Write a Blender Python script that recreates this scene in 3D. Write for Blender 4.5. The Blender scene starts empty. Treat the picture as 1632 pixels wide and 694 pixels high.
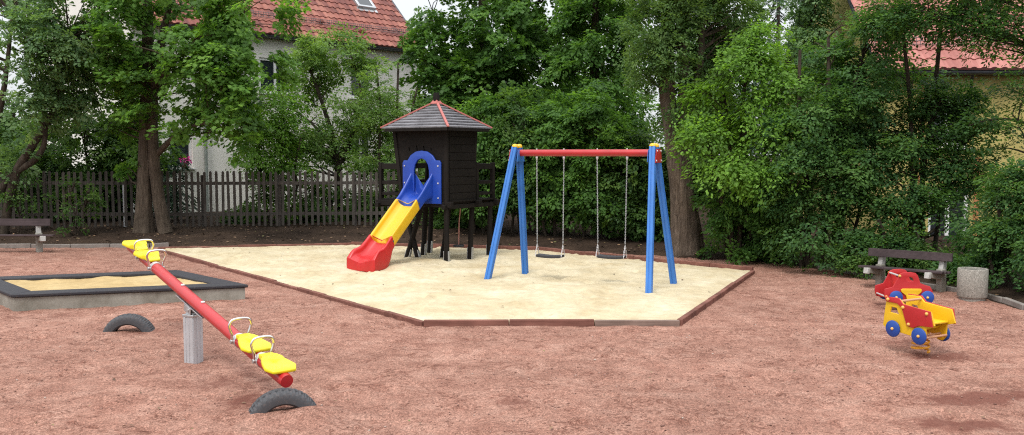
import bpy, bmesh, math, random
import numpy as np
from mathutils import Vector, Matrix

R = math.radians
rnd = random.Random(11)
rs = np.random.RandomState(5)
scene = bpy.context.scene
COL = scene.collection

# ------------------------------------------------------------------ camera
CAMH, FOC, HORIZ = 2.3, 1450.0, 246.0
PITCH = math.atan((347 - HORIZ) / FOC)
_f = Vector((0, math.cos(PITCH), -math.sin(PITCH)))
_u = Vector((0, math.sin(PITCH), math.cos(PITCH)))


def ray(px, py):
    return Vector((1, 0, 0)) * ((px - 816) / FOC) + _u * (-(py - 347) / FOC) + _f


def G(px, py, z=0.0):
    d = ray(px, py)
    t = (z - CAMH) / d.z
    return Vector((d.x * t, d.y * t, z))


def at(px, py, Y):
    d = ray(px, py)
    t = Y / d.y
    return Vector((d.x * t, Y, CAMH + d.z * t))


cam = bpy.data.cameras.new('camera')
camo = bpy.data.objects.new('camera', cam)
COL.objects.link(camo)
camo.location = (0, 0, CAMH)
camo.rotation_euler = (math.pi / 2 - PITCH, 0, 0)
cam.sensor_width = 36
cam.lens = 36 * FOC / 1632
cam.clip_start = 0.1
cam.clip_end = 2000
scene.camera = camo

# ------------------------------------------------------------------ materials


def newmat(name):
    m = bpy.data.materials.new(name)
    m.use_nodes = True
    nt = m.node_tree
    b = nt.nodes['Principled BSDF']
    return m, nt, b


def N(nt, typ, **kw):
    n = nt.nodes.new(typ)
    for k, v in kw.items():
        if k.startswith('i_'):
            n.inputs[k[2:].replace('_', ' ')].default_value = v
        else:
            setattr(n, k, v)
    return n


def ramp(nt, stops):
    r = nt.nodes.new('ShaderNodeValToRGB')
    e = r.color_ramp.elements
    while len(e) < len(stops):
        e.new(0.5)
    for k, (p, c) in enumerate(stops):
        e[k].position = p
        e[k].color = (c[0], c[1], c[2], 1) if not isinstance(c, (int, float)) else (c, c, c, 1)
    return r


def noise(nt, co, scale, detail=4, rough=0.6, dist=0.0):
    n = nt.nodes.new('ShaderNodeTexNoise')
    n.inputs['Scale'].default_value = scale
    n.inputs['Detail'].default_value = detail
    n.inputs['Roughness'].default_value = rough
    n.inputs['Distortion'].default_value = dist
    if co is not None:
        nt.links.new(co, n.inputs['Vector'])
    return n.outputs['Fac']


def mixc(nt, fac, a, b, blend='MIX'):
    m = nt.nodes.new('ShaderNodeMix')
    m.data_type = 'RGBA'
    m.blend_type = blend
    for sock, v in ((m.inputs['Factor'], fac), (m.inputs[6], a), (m.inputs[7], b)):
        if hasattr(v, 'is_linked'):
            nt.links.new(v, sock)
        elif isinstance(v, (int, float)):
            sock.default_value = v
        else:
            sock.default_value = (v[0], v[1], v[2], 1)
    return m.outputs[2]


def coords(nt, kind='Object', scale=None):
    t = nt.nodes.new('ShaderNodeTexCoord')
    o = t.outputs[kind]
    if scale:
        mp = nt.nodes.new('ShaderNodeMapping')
        mp.inputs['Scale'].default_value = scale
        nt.links.new(o, mp.inputs['Vector'])
        o = mp.outputs['Vector']
    return o


def bump(nt, b, h, strength, dist):
    bp = nt.nodes.new('ShaderNodeBump')
    bp.inputs['Strength'].default_value = strength
    bp.inputs['Distance'].default_value = dist
    nt.links.new(h, bp.inputs['Height'])
    nt.links.new(bp.outputs['Normal'], b.inputs['Normal'])
    return bp


def paint(name, c, rough=0.35, var=0.12, dirt=0.12, metal=0.0, grime=(0.12, 0.08, 0.06), bmp=0.0):
    m, nt, b = newmat(name)
    co = coords(nt)
    n1 = noise(nt, co, 3.1, 5, 0.65)
    n2 = noise(nt, co, 38, 3, 0.7)
    dk = [x * (1 - var) for x in c]
    lt = [min(1, x * (1 + var * .6)) for x in c]
    r1 = ramp(nt, [(0.3, dk), (0.72, lt)])
    nt.links.new(n1, r1.inputs[0])
    r2 = ramp(nt, [(0.52, 0.0), (0.78, dirt)])
    nt.links.new(n2, r2.inputs[0])
    col = mixc(nt, r2.outputs[0], r1.outputs[0], grime)
    nt.links.new(col, b.inputs['Base Color'])
    rr = ramp(nt, [(0.3, rough * .8), (0.75, min(1, rough * 1.35))])
    nt.links.new(n1, rr.inputs[0])
    nt.links.new(rr.outputs[0], b.inputs['Roughness'])
    b.inputs['Metallic'].default_value = metal
    if bmp:
        bump(nt, b, n2, 0.4, bmp)
    return m


M = {}
M['red_paint'] = paint('red paint', (0.43, 0.018, 0.022), 0.33, 0.15, 0.28)
M['red_plastic'] = paint('red plastic', (0.50, 0.016, 0.018), 0.32, 0.15, 0.25)
M['yellow_plastic'] = paint('yellow plastic', (0.72, 0.43, 0.014), 0.35, 0.1, 0.2)
M['seat_yellow'] = paint('seat yellow', (0.76, 0.64, 0.012), 0.42, 0.08, 0.16)
M['blue_plastic'] = paint('blue plastic', (0.014, 0.058, 0.36), 0.33, 0.14, 0.2)
M['blue_post'] = paint('blue post', (0.035, 0.165, 0.50), 0.38, 0.14, 0.2)
M['toy_yellow'] = paint('toy yellow', (0.72, 0.44, 0.012), 0.42, 0.06, 0.05)
M['toy_red'] = paint('toy red', (0.44, 0.018, 0.022), 0.45, 0.08, 0.06)
M['toy_edge'] = paint('toy cut edge', (0.62, 0.36, 0.3), 0.6)
M['toy_blue'] = paint('toy blue', (0.012, 0.06, 0.30), 0.42, 0.08, 0.06)
M['orange_spring'] = paint('spring paint', (0.78, 0.36, 0.02), 0.4, 0.1, 0.25)
M['wood_knob'] = paint('wooden knob', (0.75, 0.42, 0.10), 0.45)
M['wood_bar'] = paint('wooden bar', (0.50, 0.26, 0.14), 0.5)
M['steel'] = paint('galvanised steel', (0.50, 0.51, 0.52), 0.42, 0.18, 0.15, 0.75)
M['white_steel'] = paint('pale steel', (0.62, 0.60, 0.60), 0.4, 0.1, 0.1, 0.3)
M['chrome'] = paint('polished steel', (0.78, 0.75, 0.70), 0.13, 0.05, 0.05, 1.0)
M['post_grey'] = paint('anodised post', (0.48, 0.49, 0.51), 0.42, 0.12, 0.15, 0.25)
M['black_rubber'] = paint('black rubber', (0.028, 0.028, 0.033), 0.7, 0.3, 0.3, 0, (0.1, .08, .07), 0.002)
M['rim_rubber'] = paint('rubber rim', (0.022, 0.021, 0.027), 0.75, 0.3, 0.35, 0, (0.12, .09, .07), 0.003)
M['tyre'] = paint('tyre rubber', (0.06, 0.062, 0.068), 0.75, 0.25, 0.4, 0, (0.2, .13, .11), 0.002)
M['rope'] = paint('rope', (0.35, 0.16, 0.13), 0.9)
M['window_white'] = paint('window frame white', (0.75, 0.75, 0.74), 0.4, 0.06, 0.08)
M['gutter'] = paint('gutter zinc', (0.07, 0.075, 0.085), 0.45, 0.2, 0.1, 0.4)
M['downpipe'] = paint('downpipe', (0.25, 0.28, 0.26), 0.5, 0.1, 0.1, .3)
M['guard'] = paint('snow guard', (0.16, 0.13, 0.13), 0.6)
M['orange_wall'] = paint('orange render', (0.44, 0.18, 0.075), 0.9, 0.12, 0.12)
M['pink'] = paint('pink blossom', (0.7, 0.06, 0.35), 0.6)
M['curtain'] = paint('net curtain', (0.6, 0.6, 0.58), 0.9)
M['dark_inside'] = paint('room interior', (0.02, 0.02, 0.022), 0.9)


def glass_mat():
    m, nt, b = newmat('window glass')
    b.inputs['Base Color'].default_value = (0.02, 0.025, 0.03, 1)
    b.inputs['Roughness'].default_value = 0.06
    b.inputs['Specular IOR Level'].default_value = 0.8
    n = noise(nt, coords(nt), 1.3, 2)
    bump(nt, b, n, 0.2, 0.01)
    return m


M['glass'] = glass_mat()


def wood_mat(name, c1, c2, axis=2, scale=1.0, rough=0.75, boards=0.0):
    m, nt, b = newmat(name)
    s = [26 * scale] * 3
    s[axis] = 1.6 * scale
    co = coords(nt, 'Object', s)
    n1 = noise(nt, co, 1.0, 5, 0.65, 0.4)
    r = ramp(nt, [(0.3, c1), (0.7, c2)])
    nt.links.new(n1, r.inputs[0])
    n2 = noise(nt, coords(nt), 2.0, 4)
    r2 = ramp(nt, [(0.35, 0.7), (0.7, 1.15)])
    nt.links.new(n2, r2.inputs[0])
    nt.links.new(mixc(nt, 1.0, r.outputs[0], r2.outputs[0], 'MULTIPLY'), b.inputs['Base Color'])
    b.inputs['Roughness'].default_value = rough
    b.inputs['Specular IOR Level'].default_value = 0.18
    bump(nt, b, n1, 0.5, 0.004)
    return m


M['tower_wood'] = wood_mat('dark stained wood', (0.006, 0.0045, 0.0037), (0.015, 0.0115, 0.0095), 2)
M['tower_board'] = wood_mat('dark stained boards', (0.0055, 0.0042, 0.0035), (0.0135, 0.0105, 0.0088), 0)
M['roof_board'] = wood_mat('weathered roof boards', (0.13, 0.127, 0.137), (0.24, 0.235, 0.25), 0)
M['roof_red'] = paint('red roof batten', (0.42, 0.12, 0.105), 0.6, .2, .25)
M['fence_wood'] = wood_mat('dark picket wood', (0.046, 0.039, 0.033), (0.125, 0.108, 0.095), 2)
M['bench_wood'] = wood_mat('bench board', (0.055, 0.040, 0.042), (0.085, 0.064, 0.066), 0)
M['edging'] = wood_mat('edging slab', (0.13, 0.055, 0.042), (0.24, 0.11, 0.085), 0, .6, .9)
M['edging_grey'] = wood_mat('grey edging slab', (0.16, 0.11, 0.09), (0.28, 0.2, 0.165), 0, .6, .9)


def concrete(name, c1, c2, speck=None, sc=1.0, bm=0.006):
    m, nt, b = newmat(name)
    co = coords(nt)
    n1 = noise(nt, co, 2.2 * sc, 6, 0.65)
    r = ramp(nt, [(0.3, c1), (0.7, c2)])
    nt.links.new(n1, r.inputs[0])
    col = r.outputs[0]
    n2 = noise(nt, co, 60 * sc, 4, 0.7)
    if speck:
        v = nt.nodes.new('ShaderNodeTexVoronoi')
        v.inputs['Scale'].default_value = 75
        nt.links.new(co, v.inputs['Vector'])
        rv = ramp(nt, [(0.0, speck[0]), (0.5, speck[1]), (1.0, speck[2])])
        nt.links.new(v.outputs['Color'], rv.inputs[0])
        col = mixc(nt, 0.65, col, rv.outputs[0])
    r2 = ramp(nt, [(0.3, 0.8), (0.75, 1.1)] if bm >= .006 else [(0.3, 0.95), (0.75, 1.02)])
    nt.links.new(n2, r2.inputs[0])
    nt.links.new(mixc(nt, 1.0, col, r2.outputs[0], 'MULTIPLY'), b.inputs['Base Color'])
    b.inputs['Roughness'].default_value = 0.9
    bump(nt, b, n2, 0.6, bm)
    return m


M['concrete'] = concrete('weathered concrete', (0.15, 0.135, 0.105), (0.36, 0.345, 0.30))
M['bench_concrete'] = concrete('bench concrete', (0.36, 0.35, 0.33), (0.52, 0.51, 0.48))
M['aggregate'] = concrete('exposed aggregate', (0.26, 0.25, 0.22), (0.33, 0.31, 0.28), ((0.10, .09, .075), (0.28, .26, .22), (0.48, .45, .40)))
M['kerb'] = concrete('kerb concrete', (0.15, 0.13, 0.115), (0.28, 0.25, 0.225))
M['white_render'] = concrete('pale render', (0.70, 0.675, 0.62), (0.79, 0.765, 0.71), None, .5, .0012)
M['yellow_render'] = concrete('yellow render', (0.40, 0.325, 0.105), (0.50, 0.415, 0.15), None, .6, .002)


def grit_mat():
    m, nt, b = newmat('red grit')
    co = coords(nt)
    big = noise(nt, co, 0.45, 4, 0.6)
    mid = noise(nt, co, 2.6, 5, 0.65, 0.3)
    fine = noise(nt, co, 55, 3, 0.75)
    v = nt.nodes.new('ShaderNodeTexVoronoi')
    v.inputs['Scale'].default_value = 85
    nt.links.new(co, v.inputs['Vector'])
    r = ramp(nt, [(0.28, (0.262, 0.128, 0.094)), (0.5, (0.333, 0.176, 0.131)), (0.74, (0.392, 0.228, 0.175))])
    nt.links.new(mid, r.inputs[0])
    r1 = ramp(nt, [(0.3, 0.84), (0.7, 1.12)])
    nt.links.new(big, r1.inputs[0])
    c = mixc(nt, 1.0, r.outputs[0], r1.outputs[0], 'MULTIPLY')
    r2 = ramp(nt, [(0.12, 0.58), (0.5, 0.97), (0.92, 1.55)])
    nt.links.new(v.outputs['Color'], r2.inputs[0])
    c = mixc(nt, 0.85, c, mixc(nt, 1.0, c, r2.outputs[0], 'MULTIPLY'))
    sc = noise(nt, coords(nt, 'Object', (1.0, 1.25, 1.0)), 4.2, 8, 0.72, 0.9)      # loose dark scuffs
    rsc = ramp(nt, [(0.54, 0.0), (0.61, 0.5), (0.70, 0.8)])
    nt.links.new(sc, rsc.inputs[0])
    c = mixc(nt, rsc.outputs[0], c, mixc(nt, 1.0, c, (0.52, 0.42, 0.40), 'MULTIPLY'))
    sc2 = noise(nt, coords(nt, 'Object', (1.0, 1.6, 1.0)), 8.5, 7, 0.7, 1.2)     # short drag marks
    rs2 = ramp(nt, [(0.58, 0.0), (0.66, 0.75)])
    nt.links.new(sc2, rs2.inputs[0])
    c = mixc(nt, rs2.outputs[0], c, mixc(nt, 1.0, c, (0.55, 0.45, 0.42), 'MULTIPLY'))
    rg = noise(nt, coords(nt, 'Object', (1.0, 1.15, 1.0)), 4.6, 5, 0.62, 0.7)      # thin dark lines: ridge shadows and moist undersides put into the colour
    ms = noise(nt, co, 1.1, 3, 0.6)
    sb_ = N(nt, 'ShaderNodeMath', operation='SUBTRACT')
    nt.links.new(rg, sb_.inputs[0])
    sb_.inputs[1].default_value = 0.5
    ab_ = N(nt, 'ShaderNodeMath', operation='ABSOLUTE')
    nt.links.new(sb_.outputs[0], ab_.inputs[0])
    rr_ = ramp(nt, [(0.0, 0.85), (0.012, 0.6), (0.032, 0.0)])
    nt.links.new(ab_.outputs[0], rr_.inputs[0])
    rm_ = ramp(nt, [(0.44, 0.0), (0.56, 1.0)])
    nt.links.new(ms, rm_.inputs[0])
    mm_ = N(nt, 'ShaderNodeMath', operation='MULTIPLY')
    nt.links.new(rr_.outputs[0], mm_.inputs[0])
    nt.links.new(rm_.outputs[0], mm_.inputs[1])
    c = mixc(nt, mm_.outputs[0], c, mixc(nt, 1.0, c, (0.50, 0.40, 0.37), 'MULTIPLY'))
    pl_ = noise(nt, co, 1.3, 5, 0.6, 0.8)                                       # dry pale trodden areas
    rp_ = ramp(nt, [(0.50, 0.0), (0.68, 0.6)])
    nt.links.new(pl_, rp_.inputs[0])
    c = mixc(nt, rp_.outputs[0], c, mixc(nt, 1.0, c, (1.22, 1.30, 1.32), 'MULTIPLY'))
    sp = noise(nt, co, 24, 6, 0.8, 0.6)
    rsp = ramp(nt, [(0.30, 0.55), (0.40, 1.0), (0.62, 1.0), (0.72, 1.25)])
    nt.links.new(sp, rsp.inputs[0])
    c = mixc(nt, 1.0, c, rsp.outputs[0], 'MULTIPLY')
    # wet, scuffed grit plus painted contact shade under truck and seesaw, stored with mesh
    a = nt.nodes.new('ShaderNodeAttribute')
    a.attribute_name = 'damp_shade'
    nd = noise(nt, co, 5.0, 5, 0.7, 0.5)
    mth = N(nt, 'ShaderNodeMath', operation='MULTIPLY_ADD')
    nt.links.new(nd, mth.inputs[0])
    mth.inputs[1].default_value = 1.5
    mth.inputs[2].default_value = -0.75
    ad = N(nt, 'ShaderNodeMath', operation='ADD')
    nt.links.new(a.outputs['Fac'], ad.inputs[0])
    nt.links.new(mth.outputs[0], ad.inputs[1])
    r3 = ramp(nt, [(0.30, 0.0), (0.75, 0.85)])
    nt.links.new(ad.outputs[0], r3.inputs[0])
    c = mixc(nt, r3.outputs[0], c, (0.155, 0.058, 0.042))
    nt.links.new(c, b.inputs['Base Color'])
    b.inputs['Roughness'].default_value = 0.95
    b.inputs['Specular IOR Level'].default_value = 0.15
    hm = mixc(nt, 0.5, mixc(nt, 0.5, fine, v.outputs['Distance']), sp)
    bump(nt, b, hm, 1.0, 0.03)
    return m


def sand_mat(name, c1, c2, c3):
    m, nt, b = newmat(name)
    co = coords(nt)
    mid = noise(nt, co, 1.1, 5, 0.65, 0.3)
    sm = noise(nt, co, 9, 4, 0.7)
    fine = noise(nt, co, 120, 2, 0.8)
    r = ramp(nt, [(0.27, c1), (0.5, c2), (0.7, c3)])
    nt.links.new(mid, r.inputs[0])
    r2 = ramp(nt, [(0.3, 0.84), (0.65, 1.05)])
    nt.links.new(sm, r2.inputs[0])
    c = mixc(nt, 1.0, r.outputs[0], r2.outputs[0], 'MULTIPLY')
    r4 = ramp(nt, [(0.3, 0.85), (0.7, 1.1)])
    nt.links.new(fine, r4.inputs[0])
    c = mixc(nt, 1.0, c, r4.outputs[0], 'MULTIPLY')
    nt.links.new(c, b.inputs['Base Color'])
    b.inputs['Roughness'].default_value = 0.95
    b.inputs['Specular IOR Level'].default_value = 0.1
    hm = mixc(nt, 0.4, sm, fine)
    bump(nt, b, hm, 0.5, 0.012)
    return m


def soil_mat():
    m, nt, b = newmat('dark soil')
    co = coords(nt)
    n1 = noise(nt, co, 1.3, 5, 0.65)
    n2 = noise(nt, co, 22, 4, 0.75)
    r = ramp(nt, [(0.3, (0.022, 0.015, 0.011)), (0.6, (0.052, 0.034, 0.024)), (0.8, (0.075, 0.054, 0.036))])
    nt.links.new(n1, r.inputs[0])
    r2 = ramp(nt, [(0.3, 0.55), (0.75, 1.5)])
    nt.links.new(n2, r2.inputs[0])
    nt.links.new(mixc(nt, 1.0, r.outputs[0], r2.outputs[0], 'MULTIPLY'), b.inputs['Base Color'])
    b.inputs['Roughness'].default_value = 1
    b.inputs['Specular IOR Level'].default_value = 0.1
    bump(nt, b, n2, 0.9, 0.03)
    return m


M['grit'] = grit_mat()
M['sand'] = sand_mat('pale sand', (0.42, 0.33, 0.195), (0.515, 0.435, 0.29), (0.58, 0.51, 0.37))
M['box_sand'] = sand_mat('ochre sand', (0.36, 0.25, 0.115), (0.45, 0.33, 0.165), (0.50, 0.385, 0.21))
M['soil'] = soil_mat()


def bark_mat(name, c1, c2, sc=1.0):
    m, nt, b = newmat(name)
    co = coords(nt, 'Object', (20 * sc, 20 * sc, 3.2 * sc))
    n1 = noise(nt, co, 1.0, 7, 0.72, 0.8)
    n2 = noise(nt, coords(nt), 3.0, 4)
    r = ramp(nt, [(0.32, c1), (0.68, c2)])
    nt.links.new(n1, r.inputs[0])
    r2 = ramp(nt, [(0.3, 0.7), (0.7, 1.2)])
    nt.links.new(n2, r2.inputs[0])
    nt.links.new(mixc(nt, 1.0, r.outputs[0], r2.outputs[0], 'MULTIPLY'), b.inputs['Base Color'])
    b.inputs['Roughness'].default_value = 0.95
    b.inputs['Specular IOR Level'].default_value = 0.15
    bump(nt, b, n1, 1.0, 0.05)
    return m


M['bark_dark'] = bark_mat('dark bark', (0.030, 0.023, 0.017), (0.085, 0.068, 0.052))
M['bark_maple'] = bark_mat('maple bark', (0.05, 0.038, 0.028), (0.13, 0.10, 0.075))
M['bark_poplar'] = bark_mat('poplar bark', (0.045, 0.033, 0.025), (0.185, 0.142, 0.108), 0.8)


def leaf_mat(name, dark, mid, light, transl=0.5):
    dark, mid, light = [tuple(min(.5, x * k * w) for x, w in zip(c, (1.1, 1.0, 1.12))) for c, k in ((dark, 2.15), (mid, 2.1), (light, 1.8))]
    m, nt, b = newmat(name)
    a = nt.nodes.new('ShaderNodeAttribute')
    a.attribute_name = 'tint'
    r = ramp(nt, [(0.0, dark), (0.5, mid), (1.0, light)])
    nt.links.new(a.outputs['Fac'], r.inputs[0])
    nt.links.new(r.outputs[0], b.inputs['Base Color'])
    b.inputs['Roughness'].default_value = 0.5
    b.inputs['Specular IOR Level'].default_value = 0.2
    t = nt.nodes.new('ShaderNodeBsdfTranslucent')
    tc = mixc(nt, 1.0, r.outputs[0], (1.35, 1.35, 0.55), 'MULTIPLY')
    nt.links.new(tc, t.inputs['Color'])
    mx = nt.nodes.new('ShaderNodeMixShader')
    mx.inputs[0].default_value = transl
    nt.links.new(b.outputs[0], mx.inputs[1])
    nt.links.new(t.outputs[0], mx.inputs[2])
    nt.links.new(mx.outputs[0], nt.nodes['Material Output'].inputs['Surface'])
    return m


LM = {
    'maple': leaf_mat('maple leaf', (0.028, 0.065, 0.014), (0.055, 0.125, 0.022), (0.10, 0.20, 0.03)),
    'grey': leaf_mat('grey green leaf', (0.035, 0.075, 0.03), (0.07, 0.13, 0.05), (0.12, 0.20, 0.085)),
    'under': leaf_mat('undergrowth leaf', (0.018, 0.042, 0.011), (0.034, 0.075, 0.018), (0.07, 0.13, 0.028)),
    'bright': leaf_mat('bright leaf', (0.04, 0.088, 0.014), (0.066, 0.142, 0.02), (0.105, 0.215, 0.03), .5),
    'fruit': leaf_mat('fruit tree leaf', (0.04, 0.085, 0.022), (0.075, 0.14, 0.034), (0.12, 0.20, 0.05)),
    'deep': leaf_mat('deep green leaf', (0.022, 0.055, 0.012), (0.042, 0.098, 0.02), (0.08, 0.165, 0.03)),
    'poplar': leaf_mat('poplar leaf', (0.03, 0.065, 0.02), (0.055, 0.105, 0.03), (0.09, 0.155, 0.045)),
    'hornbeam': leaf_mat('hornbeam leaf', (0.018, 0.048, 0.016), (0.036, 0.085, 0.024), (0.075, 0.15, 0.035)),
    'spruce': leaf_mat('spruce needle', (0.012, 0.028, 0.016), (0.022, 0.045, 0.024), (0.04, 0.07, 0.035), .1),
}


def litter_mat():
    m, nt, b = newmat('leaf litter')
    a = nt.nodes.new('ShaderNodeAttribute')
    a.attribute_name = 'tint'
    r = ramp(nt, [(0.0, (0.05, 0.03, 0.02)), (0.5, (0.14, 0.085, 0.05)), (0.85, (0.26, 0.16, 0.09)), (1.0, (0.10, 0.13, 0.03))])
    nt.links.new(a.outputs['Fac'], r.inputs[0])
    nt.links.new(r.outputs[0], b.inputs['Base Color'])
    b.inputs['Roughness'].default_value = 0.85
    return m


M['litter'] = litter_mat()


def tile_mat(name, c1, c2, c3, tw, th):
    m, nt, b = newmat(name)
    co = coords(nt, 'Object', (1 / tw, 1 / th, 0.0))
    fl = N(nt, 'ShaderNodeVectorMath', operation='FLOOR')
    nt.links.new(co, fl.inputs[0])
    wn = nt.nodes.new('ShaderNodeTexWhiteNoise')
    wn.noise_dimensions = '2D'
    nt.links.new(fl.outputs[0], wn.inputs['Vector'])
    r = ramp(nt, [(0.0, c1), (0.5, c2), (1.0, c3)])
    nt.links.new(wn.outputs['Value'], r.inputs[0])
    n = noise(nt, coords(nt), 1.2, 6, .7)
    r2 = ramp(nt, [(0.3, 0.72), (0.7, 1.1)])
    nt.links.new(n, r2.inputs[0])
    nt.links.new(mixc(nt, 1.0, r.outputs[0], r2.outputs[0], 'MULTIPLY'), b.inputs['Base Color'])
    b.inputs['Roughness'].default_value = 0.75
    return m


M['tile_a'] = tile_mat('old red roof tile', (0.15, 0.045, 0.036), (0.25, 0.078, 0.056), (0.33, 0.125, 0.09), 0.26, 0.34)
M['tile_b'] = tile_mat('pink red roof tile', (0.34, 0.12, 0.10), (0.41, 0.155, 0.13), (0.46, 0.19, 0.16), 0.24, 0.34)

# ------------------------------------------------------------------ builders


class MB:
    def __init__(s):
        s.v, s.f = [], []

    def add(s, vs, fs):
        o = len(s.v)
        s.v += [tuple(x) for x in vs]
        s.f += [tuple(i + o for i in q) for q in fs]
        return s

    def box(s, c, size, mat=None, taper=1.0):
        hx, hy, hz = size[0] / 2, size[1] / 2, size[2] / 2
        vs = []
        for z in (-1, 1):
            k = taper if z > 0 else 1
            for x, y in ((-1, -1), (1, -1), (1, 1), (-1, 1)):
                vs.append(Vector((x * hx * k, y * hy * k, z * hz)))
        if mat is not None:
            vs = [mat @ x for x in vs]
        c = Vector(c)
        return s.add([x + c for x in vs], [(3, 2, 1, 0), (4, 5, 6, 7), (0, 1, 5, 4), (1, 2, 6, 5), (2, 3, 7, 6), (3, 0, 4, 7)])

    def beam(s, a, b, w, h, up=(0, 0, 1)):
        """rectangular bar from a to b"""
        a, b = Vector(a), Vector(b)
        d = (b - a)
        L = d.length
        d.normalize()
        u = Vector(up)
        sx = d.cross(u)
        if sx.length < 1e-4:
            sx = d.cross(Vector((1, 0, 0)))
        sx.normalize()
        uz = sx.cross(d).normalized()
        m = Matrix((sx, d, uz)).transposed()
        return s.box((a + b) / 2, (w, L, h), m)

    def tube(s, pts, rad, n=8, caps=True, closed=False):
        pts = [Vector(p) for p in pts]
        k = len(pts)
        if not hasattr(rad, '__len__'):
            rad = [rad] * k
        prev = None
        vs, fs = [], []
        for i, p in enumerate(pts):
            if closed:
                d = pts[(i + 1) % k] - pts[i - 1]
            else:
                d = pts[min(i + 1, k - 1)] - pts[max(i - 1, 0)]
            d = d.normalized() if d.length > 1e-9 else Vector((0, 0, 1))
            if prev is None:
                t = Vector((0, 0, 1)) if abs(d.z) < .9 else Vector((1, 0, 0))
                x = d.cross(t).normalized()
            else:
                x = (prev - d * prev.dot(d))
                x = x.normalized() if x.length > 1e-6 else d.orthogonal().normalized()
            prev = x
            y = d.cross(x)
            for j in range(n):
                a = 2 * math.pi * j / n
                vs.append(p + (x * math.cos(a) + y * math.sin(a)) * rad[i])
        m = k if closed else k - 1
        for i in range(m):
            i2 = (i + 1) % k
            for j in range(n):
                j2 = (j + 1) % n
                fs.append((i * n + j, i * n + j2, i2 * n + j2, i2 * n + j))
        if caps and not closed:
            fs.append(tuple(range(n - 1, -1, -1)))
            fs.append(tuple((k - 1) * n + j for j in range(n)))
        return s.add(vs, fs)

    def cyl(s, a, b, r, n=16, r2=None):
        return s.tube([a, b], [r, r if r2 is None else r2], n)

    def lathe(s, prof, c=(0, 0, 0), mat=None, n=24, closed=False):
        vs, fs = [], []
        c = Vector(c)
        k = len(prof)
        for (r, z) in prof:
            for j in range(n):
                a = 2 * math.pi * j / n
                p = Vector((r * math.cos(a), r * math.sin(a), z))
                if mat is not None:
                    p = mat @ p
                vs.append(p + c)
        for i in range(k if closed else k - 1):
            i2 = (i + 1) % k
            for j in range(n):
                j2 = (j + 1) % n
                fs.append((i * n + j, i * n + j2, i2 * n + j2, i2 * n + j))
        if not closed:
            if prof[0][0] > 1e-6:
                fs.append(tuple(range(n - 1, -1, -1)))
            if prof[-1][0] > 1e-6:
                fs.append(tuple((k - 1) * n + j for j in range(n)))
        return s.add(vs, fs)

    def loft(s, loops, cap=True):
        n = len(loops[0])
        vs = [p for l in loops for p in l]
        fs = []
        for i in range(len(loops) - 1):
            for j in range(n):
                j2 = (j + 1) % n
                fs.append((i * n + j, i * n + j2, (i + 1) * n + j2, (i + 1) * n + j))
        if cap:
            fs.append(tuple(range(n - 1, -1, -1)))
            fs.append(tuple((len(loops) - 1) * n + j for j in range(n)))
        return s.add(vs, fs)

    def build(s, name, mat, parent=None, smooth=40, bevel=0.0, subsurf=0):
        me = bpy.data.meshes.new(name)
        me.from_pydata(s.v, [], s.f)
        bm = bmesh.new()
        bm.from_mesh(me)
        bmesh.ops.recalc_face_normals(bm, faces=bm.faces)
        bm.to_mesh(me)
        bm.free()
        me.materials.append(mat)
        o = bpy.data.objects.new(name, me)
        COL.objects.link(o)
        if parent is not None:
            o.parent = parent
        if smooth:
            me.polygons.foreach_set('use_smooth', [True] * len(me.polygons))
            if not subsurf:
                me.set_sharp_from_angle(angle=R(smooth))
        if bevel:
            b = o.modifiers.new('bevel', 'BEVEL')
            b.width = bevel
            b.segments = 2
            b.limit_method = 'ANGLE'
            b.angle_limit = R(40)
        if subsurf:
            b = o.modifiers.new('sub', 'SUBSURF')
            b.levels = b.render_levels = subsurf
        return o


def plate(name, outline, holes, thick, mat, parent, mtx, bevel=0.0, smooth_outline=False, res=6):
    """flat panel with rounded rim cut to an outline with holes; mtx maps local xy(z=thickness) to parent space"""
    cu = bpy.data.curves.new(name, 'CURVE')
    cu.dimensions = '2D'
    cu.fill_mode = 'BOTH'
    cu.extrude = max(0.0005, thick / 2 - bevel)
    cu.bevel_depth = bevel
    cu.bevel_resolution = 2
    for poly in [outline] + list(holes):
        sm = smooth_outline
        if sm:
            sp = cu.splines.new('BEZIER')
            n = len(poly)
            sp.bezier_points.add(n - 1)
            for i, (x, y) in enumerate(poly):
                p0, p1, p2 = Vector(poly[i - 1]), Vector((x, y)), Vector(poly[(i + 1) % n])
                d1, d2 = (p0 - p1), (p2 - p1)
                t = min(d1.length, d2.length) * .28
                bp = sp.bezier_points[i]
                tan = (p2 - p0).normalized()
                bp.co = (x, y, 0)
                bp.handle_left = (x - tan.x * t, y - tan.y * t, 0)
                bp.handle_right = (x + tan.x * t, y + tan.y * t, 0)
            sp.resolution_u = res
        else:
            sp = cu.splines.new('POLY')
            sp.points.add(len(poly) - 1)
            for i, (x, y) in enumerate(poly):
                sp.points[i].co = (x, y, 0, 1)
        sp.use_cyclic_u = True
    tmp = bpy.data.objects.new('tmp_curve', cu)
    COL.objects.link(tmp)
    dg = bpy.context.evaluated_depsgraph_get()
    me = bpy.data.meshes.new_from_object(tmp.evaluated_get(dg))
    bpy.data.objects.remove(tmp)
    bpy.data.curves.remove(cu)
    me.name = name
    me.transform(mtx)
    if mtx.determinant() < 0:
        me.flip_normals()
    me.materials.clear()
    me.materials.append(mat)
    bm = bmesh.new()
    bm.from_mesh(me)
    bmesh.ops.remove_doubles(bm, verts=bm.verts, dist=0.0004)
    bmesh.ops.recalc_face_normals(bm, faces=bm.faces)
    bm.to_mesh(me)
    bm.free()
    o = bpy.data.objects.new(name, me)
    COL.objects.link(o)
    o.parent = parent
    me.polygons.foreach_set('use_smooth', [True] * len(me.polygons))
    me.set_sharp_from_angle(angle=R(35))
    return o


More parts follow.
